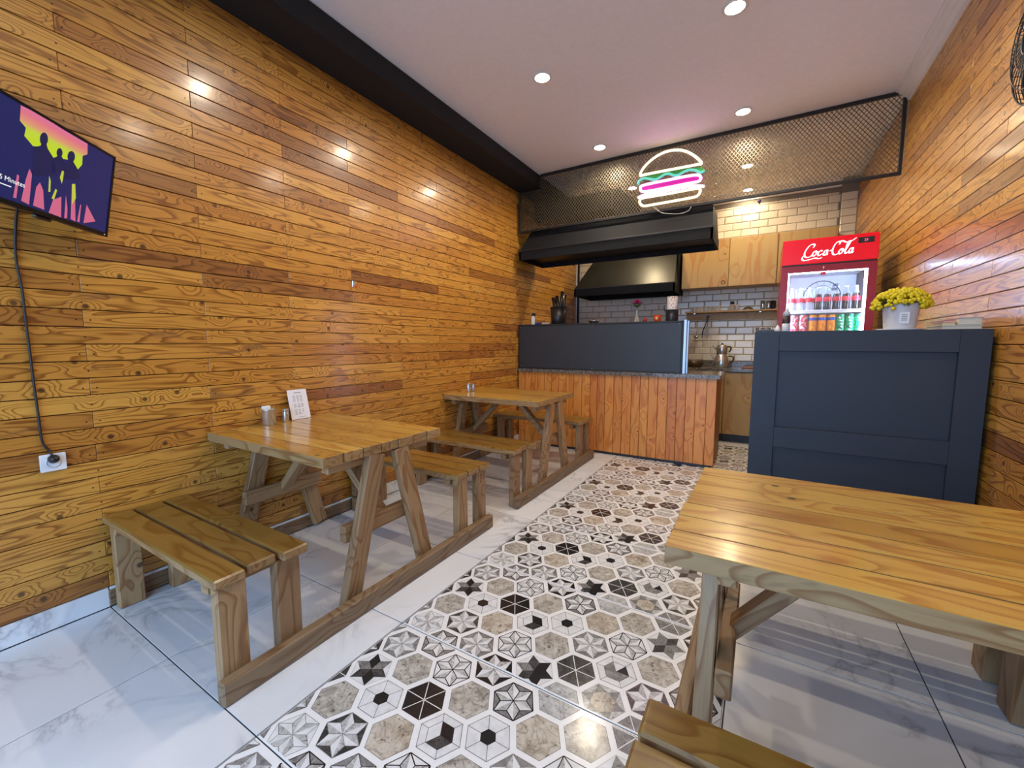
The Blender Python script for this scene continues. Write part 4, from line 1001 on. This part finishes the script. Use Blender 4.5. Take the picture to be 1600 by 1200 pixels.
def tvp(x, y):   # zoomed crop pixel -> screen plane
    p = on_plane(0 + x / 4, 100 + y / 4, TVo, tnn) - TVo; return (p.dot(tex), p.dot(tey))
def scrpoly(name, pts, m, lay):
    q = [tvp(*p) for p in pts]
    ar = sum(q[i][0] * q[(i + 1) % len(q)][1] - q[(i + 1) % len(q)][0] * q[i][1] for i in range(len(q)))
    if ar < 0: q = q[::-1]
    return obj(name, MB().add([(x, y, .0006 + .0003 * lay) for x, y in q], [list(range(len(q)))]), m, scn)
sg = NT('screen_sunset'); tc = sg.n('ShaderNodeTexCoord'); sp = sg.n('ShaderNodeSeparateXYZ'); sg.l(tc.outputs['Object'], sp.inputs[0])
yt, ym = tvp(128, 258)[1], tvp(150, 450)[1]
mr = sg.n('ShaderNodeMapRange'); sg.l(sp.outputs[1], mr.inputs[0]); mr.inputs[1].default_value = ym; mr.inputs[2].default_value = yt
gcol = sg.ramp(mr.outputs[0], [(.0, srgb(190, 214, 20)), (.30, srgb(190, 210, 50)), (.52, srgb(220, 150, 110)), (.8, srgb(222, 110, 130)), (1, srgb(214, 110, 150))])
sg.base((.02, .02, .02)); sg.l(gcol, sg.b.inputs['Emission Color']); sg.set(Emission_Strength=.95)
scrpoly('screen_sky_shape', [(128, 258), (250, 320), (400, 415), (546, 500), (545, 565), (515, 575), (512, 630), (485, 660), (430, 600), (330, 585), (290, 520), (205, 515), (150, 450), (160, 400), (122, 355)], sg.m, 0)
navy_e = plain('screen_silhouette', (.004, .006, .02), .3, emit=srgb(22, 26, 74), estr=.9)
def blob(cx_, cy_, rx, ry): return [(cx_ + rx * math.cos(a), cy_ + ry * math.sin(a)) for a in [2 * math.pi * k / 14 for k in range(14)]]
for nm, pts in (('silhouette_head', blob(272, 470, 26, 42)), ('silhouette_body', [(205, 520), (250, 512), (262, 490), (288, 500), (296, 530), (330, 585), (350, 700), (200, 700)]), ('silhouette_head', blob(370, 556, 19, 30)), ('silhouette_body', [(330, 590), (360, 575), (380, 575), (400, 605), (410, 680), (320, 680)]), ('silhouette_head', blob(443, 580, 24, 36)), ('silhouette_body', [(405, 622), (430, 610), (455, 610), (486, 662), (500, 720), (390, 720)])):
    scrpoly(nm, pts, navy_e, 1)
pk = plain('screen_pink', (.02, .02, .02), .3, emit=srgb(214, 104, 140), estr=.9); yl = plain('screen_lime', (.02, .02, .02), .3, emit=srgb(196, 210, 60), estr=.9)
for pts in ([(130, 855), (160, 720), (182, 655), (198, 690), (180, 880)], [(205, 885), (225, 770), (248, 740), (268, 790), (275, 912)], [(302, 930), (330, 850), (382, 830), (380, 960)], [(400, 965), (410, 820), (420, 900), (418, 965)], [(440, 970), (448, 750), (466, 750), (470, 985)], [(480, 985), (500, 880), (506, 880), (495, 990)], [(520, 995), (540, 880), (595, 985)], [(80, 835), (105, 690), (118, 700), (100, 840)]):
    scrpoly('screen_pink_shape', pts, pk, 0)
for pts in ([(372, 710), (385, 668), (404, 672), (384, 750)], [(300, 800), (305, 700), (315, 730), (312, 800)], [(448, 880), (448, 752), (468, 750), (472, 840)], [(320, 840), (345, 780), (355, 790), (335, 850)]):
    scrpoly('screen_lime_shape', pts, yl, 1)
wm = plain('screen_white', (.02, .02, .02), .3, emit=(1, 1, 1), estr=1.0)
tmx = text_mesh('screen_caption', '15 Minutes', .030, 0, 'RIGHT'); tmx.materials.append(wm)
cw = -min(v.co.x for v in tmx.vertices); ca0, ca1 = tvp(-25, 705), tvp(152, 775)
link('screen_caption', tmx, scn, mat=Matrix.Translation((ca1[0], ca1[1], .0018)) @ Matrix.Scale((ca1[0] - ca0[0]) / cw, 4))
l0, l1 = tvp(-25, 735), tvp(66, 770); obj('caption_line', MB().box(l0[0], l1[0], l1[1] - .001, l1[1] + .002, .0012, .0016), wm, scn)
obj('standby_light', MB().box(w - .02, w - .016, -h + .006, -h + .009, .003, .0036), wm, tv)
obj('wall_arm', MB().tube([(0, 0, -.05), (.05, 0, -.10), (.13, .0, -.15)], .014, 8), M['black_metal'], tv)
bx_ = tvp(290, 940); obj('ir_bar', MB().cbox(bx_[0] - .03, bx_[0] + .03, -h - .012, -h, -.02, -.004, .003), M['black_plastic'], tv)
wp = on_x(20, 300, XL + .004)
t = thing('television_cable', 'black power cable running down the planks to the wall socket', 'cable', (XL + .008, .46, .75))
cpts = [on_x(x, y, XL + .007) - Vector(t.location) for x, y in ((27, 318), (24, 360), (25, 405), (34, 450), (40, 500), (46, 545), (53, 600), (60, 650), (66, 690), (78, 706))] + [on_x(83, 716, XL + .020) - Vector(t.location)]
obj('cord', MB().tube(spline(cpts, 5), .0042, 8), plain('brown_black_cord', (.02, .012, .01), .45), t)
pl = on_x(83, 717, XL + .012) - Vector(t.location)
obj('plug', MB().lathe([(.017, 0), (.018, .012), (.012, .026), (.006, .032)], 16, pl, axis='x'), M['black_plastic'], t)
sp_ = on_x(82, 722, XL)
t = thing('wall_socket', 'white surface wall socket low on the left plank wall', 'socket', (XL, sp_.y, sp_.z))
obj('back_box', MB().cbox(.0005, .008, -.036, .036, -.034, .034, .003), M['white_plastic'], t)
fp = MB(); n = 24
obj('face_plate', MB().cbox(.0081, .011, -.038, .038, -.036, .036, .0025), M['white_plastic'], t)
obj('socket_ring', MB().lathe([(.020, 0), (.024, 0), (.024, .002), (.020, .002)], 22, (.0111, .001, .0), axis='x', cap=False), plain('ring_grey', (.6, .62, .64), .4), t)
bp = on_x(554, 444, XL)
t = thing('metal_latch', 'small shiny steel latch plate set between the planks', 'latch', (XL, bp.y, bp.z))
obj('plate', MB().cbox(.0005, .004, -.02, .02, -.022, .022, .0015), M['chrome'], t); obj('slot', MB().cbox(.0041, .007, -.012, .002, -.012, .014, .001), M['frame_alu'], t)

# ---- on the tables
ZT = .7305
def shaker(x, y, r, h, m, label, lid=True, grp=None):
    t = thing('steel_shaker', label, 'shaker', (x, y, ZT), 0, grp)
    obj('body', MB().lathe([(.0001, 0), (r * .92, 0), (r, .004), (r, h * .8), (r * .97, h * .82)], 22), m, t)
    obj('lid', MB().lathe([(r * 1.0, h * .82), (r * 1.0, h * .96), (r * .9, h), (.0001, h)], 22), M['steel'], t)
    return t
t = thing('napkin_cup', 'brushed steel cup with a white paper in it beside the menu card', 'cup', (-2.425, 1.315, ZT))
obj('cup', MB().lathe([(.0001, 0), (.034, 0), (.036, .004), (.038, .088), (.0395, .092), (.036, .092), (.034, .006), (.0001, .006)], 26), M['steel'], t)
obj('paper', MB().cbox(-.028, -.004, -.026, .016, .02, .108, .002), plain('napkin', (.82, .82, .8), .8), t)
shaker(-2.43, 1.415, .019, .078, M['steel'], 'slim steel shaker between the steel cup and the menu card')
mc = thing('menu_card', 'white menu card leaning against the plank wall', 'menu', (-2.45, 1.50, ZT))
bl_, br_ = Vector((-2.44, 1.463, ZT + .001)), Vector((-2.44, 1.582, ZT + .001))
lean = R(13); up_ = Vector((-math.sin(lean), 0, math.cos(lean)))
mm = basis((bl_ + br_) / 2 - Vector((-2.45, 1.50, ZT)), (0, 1, 0), up_)
ca = obj('card', MB().cbox(-.062, .062, 0, .185, -.003, 0, .0008), plain('card_white', srgb(232, 232, 238), .35, coat=.6), mc, mat=mm)
ink = plain('ink_grey', srgb(120, 120, 128), .6)
prm = MB(); rr = random.Random(8)
for z_, x0_, x1_ in ((.163, -.022, .024),): prm.box(x0_, x1_, z_, z_ + .004, .0002, .0005)
for cx_ in (-.026, -.002, .020):
    for k in range(14):
        if k in (5, 9) : continue
        wv = rr.uniform(.005, .010); zz = .145 - .0088 * k
        if cx_ > .01 and k > 8: wv *= .5
        prm.box(cx_ - wv, cx_ + wv, zz, zz + .0028, .0002, .0005)
prm.box(-.02, .03, .012, .0135, .0002, .0005)
obj('printed_lines', prm, ink, ca)
shaker(-2.40, 3.20, .022, .085, M['steel'], 'taller steel shaker on the table by the kitchen counter'); shaker(-2.40, 3.275, .018, .075, M['steel'], 'shorter steel shaker on the table by the kitchen counter')

# ---- wall fan at the top of the right wall
FC = Vector((.775, 2.15, 2.215))
t = thing('wall_fan', 'round black caged fan mounted high on the right wall', 'fan', FC)
RF = .215
def ringx(r, x, tr, seg=40): return MB().tube([(x, r * math.cos(2 * math.pi * k / seg), r * math.sin(2 * math.pi * k / seg)) for k in range(seg)], tr, 6, closed=True)
for r, x, tr in ((RF, .0, .005), (RF, .022, .004), (RF * .96, -.03, .003), (RF * .72, -.052, .002), (RF * .45, -.06, .002), (.05, -.062, .004)): obj('cage_ring', ringx(r, x, tr), M['black_metal'], t)
for k in range(36):
    a = 2 * math.pi * k / 36; c, s_ = math.cos(a), math.sin(a)
    obj('cage_wire', MB().tube([(-.062, .05 * c, .05 * s_), (-.052, RF * .72 * c, RF * .72 * s_), (-.03, RF * .96 * c, RF * .96 * s_), (.0, RF * c, RF * s_), (.022, RF * c, RF * s_)], .0016, 5), M['black_metal'], t)
for k in range(4):
    a = math.pi / 2 * k; b = MB(); pts = []
    for rr_, tw in ((.04, .5), (.1, .45), (.17, .35), (.19, .3)):
        for sgn in (-1, 1):
            an = a + sgn * tw; pts.append((-.02 - sgn * .016, rr_ * math.cos(an), rr_ * math.sin(an)))
    b.add(pts, [(0, 1, 3, 2), (2, 3, 5, 4), (4, 5, 7, 6)], 0, True); ob = obj('blade', b, plain('fan_blade', (.03, .03, .032), .3), t)
    md = ob.modifiers.new('thickness', 'SOLIDIFY'); md.thickness = .003
obj('motor', MB().lathe([(.0001, -.05), (.045, -.045), (.05, -.01), (.045, .05), (.02, .084)], 20, axis='x'), M['black_plastic'], t)
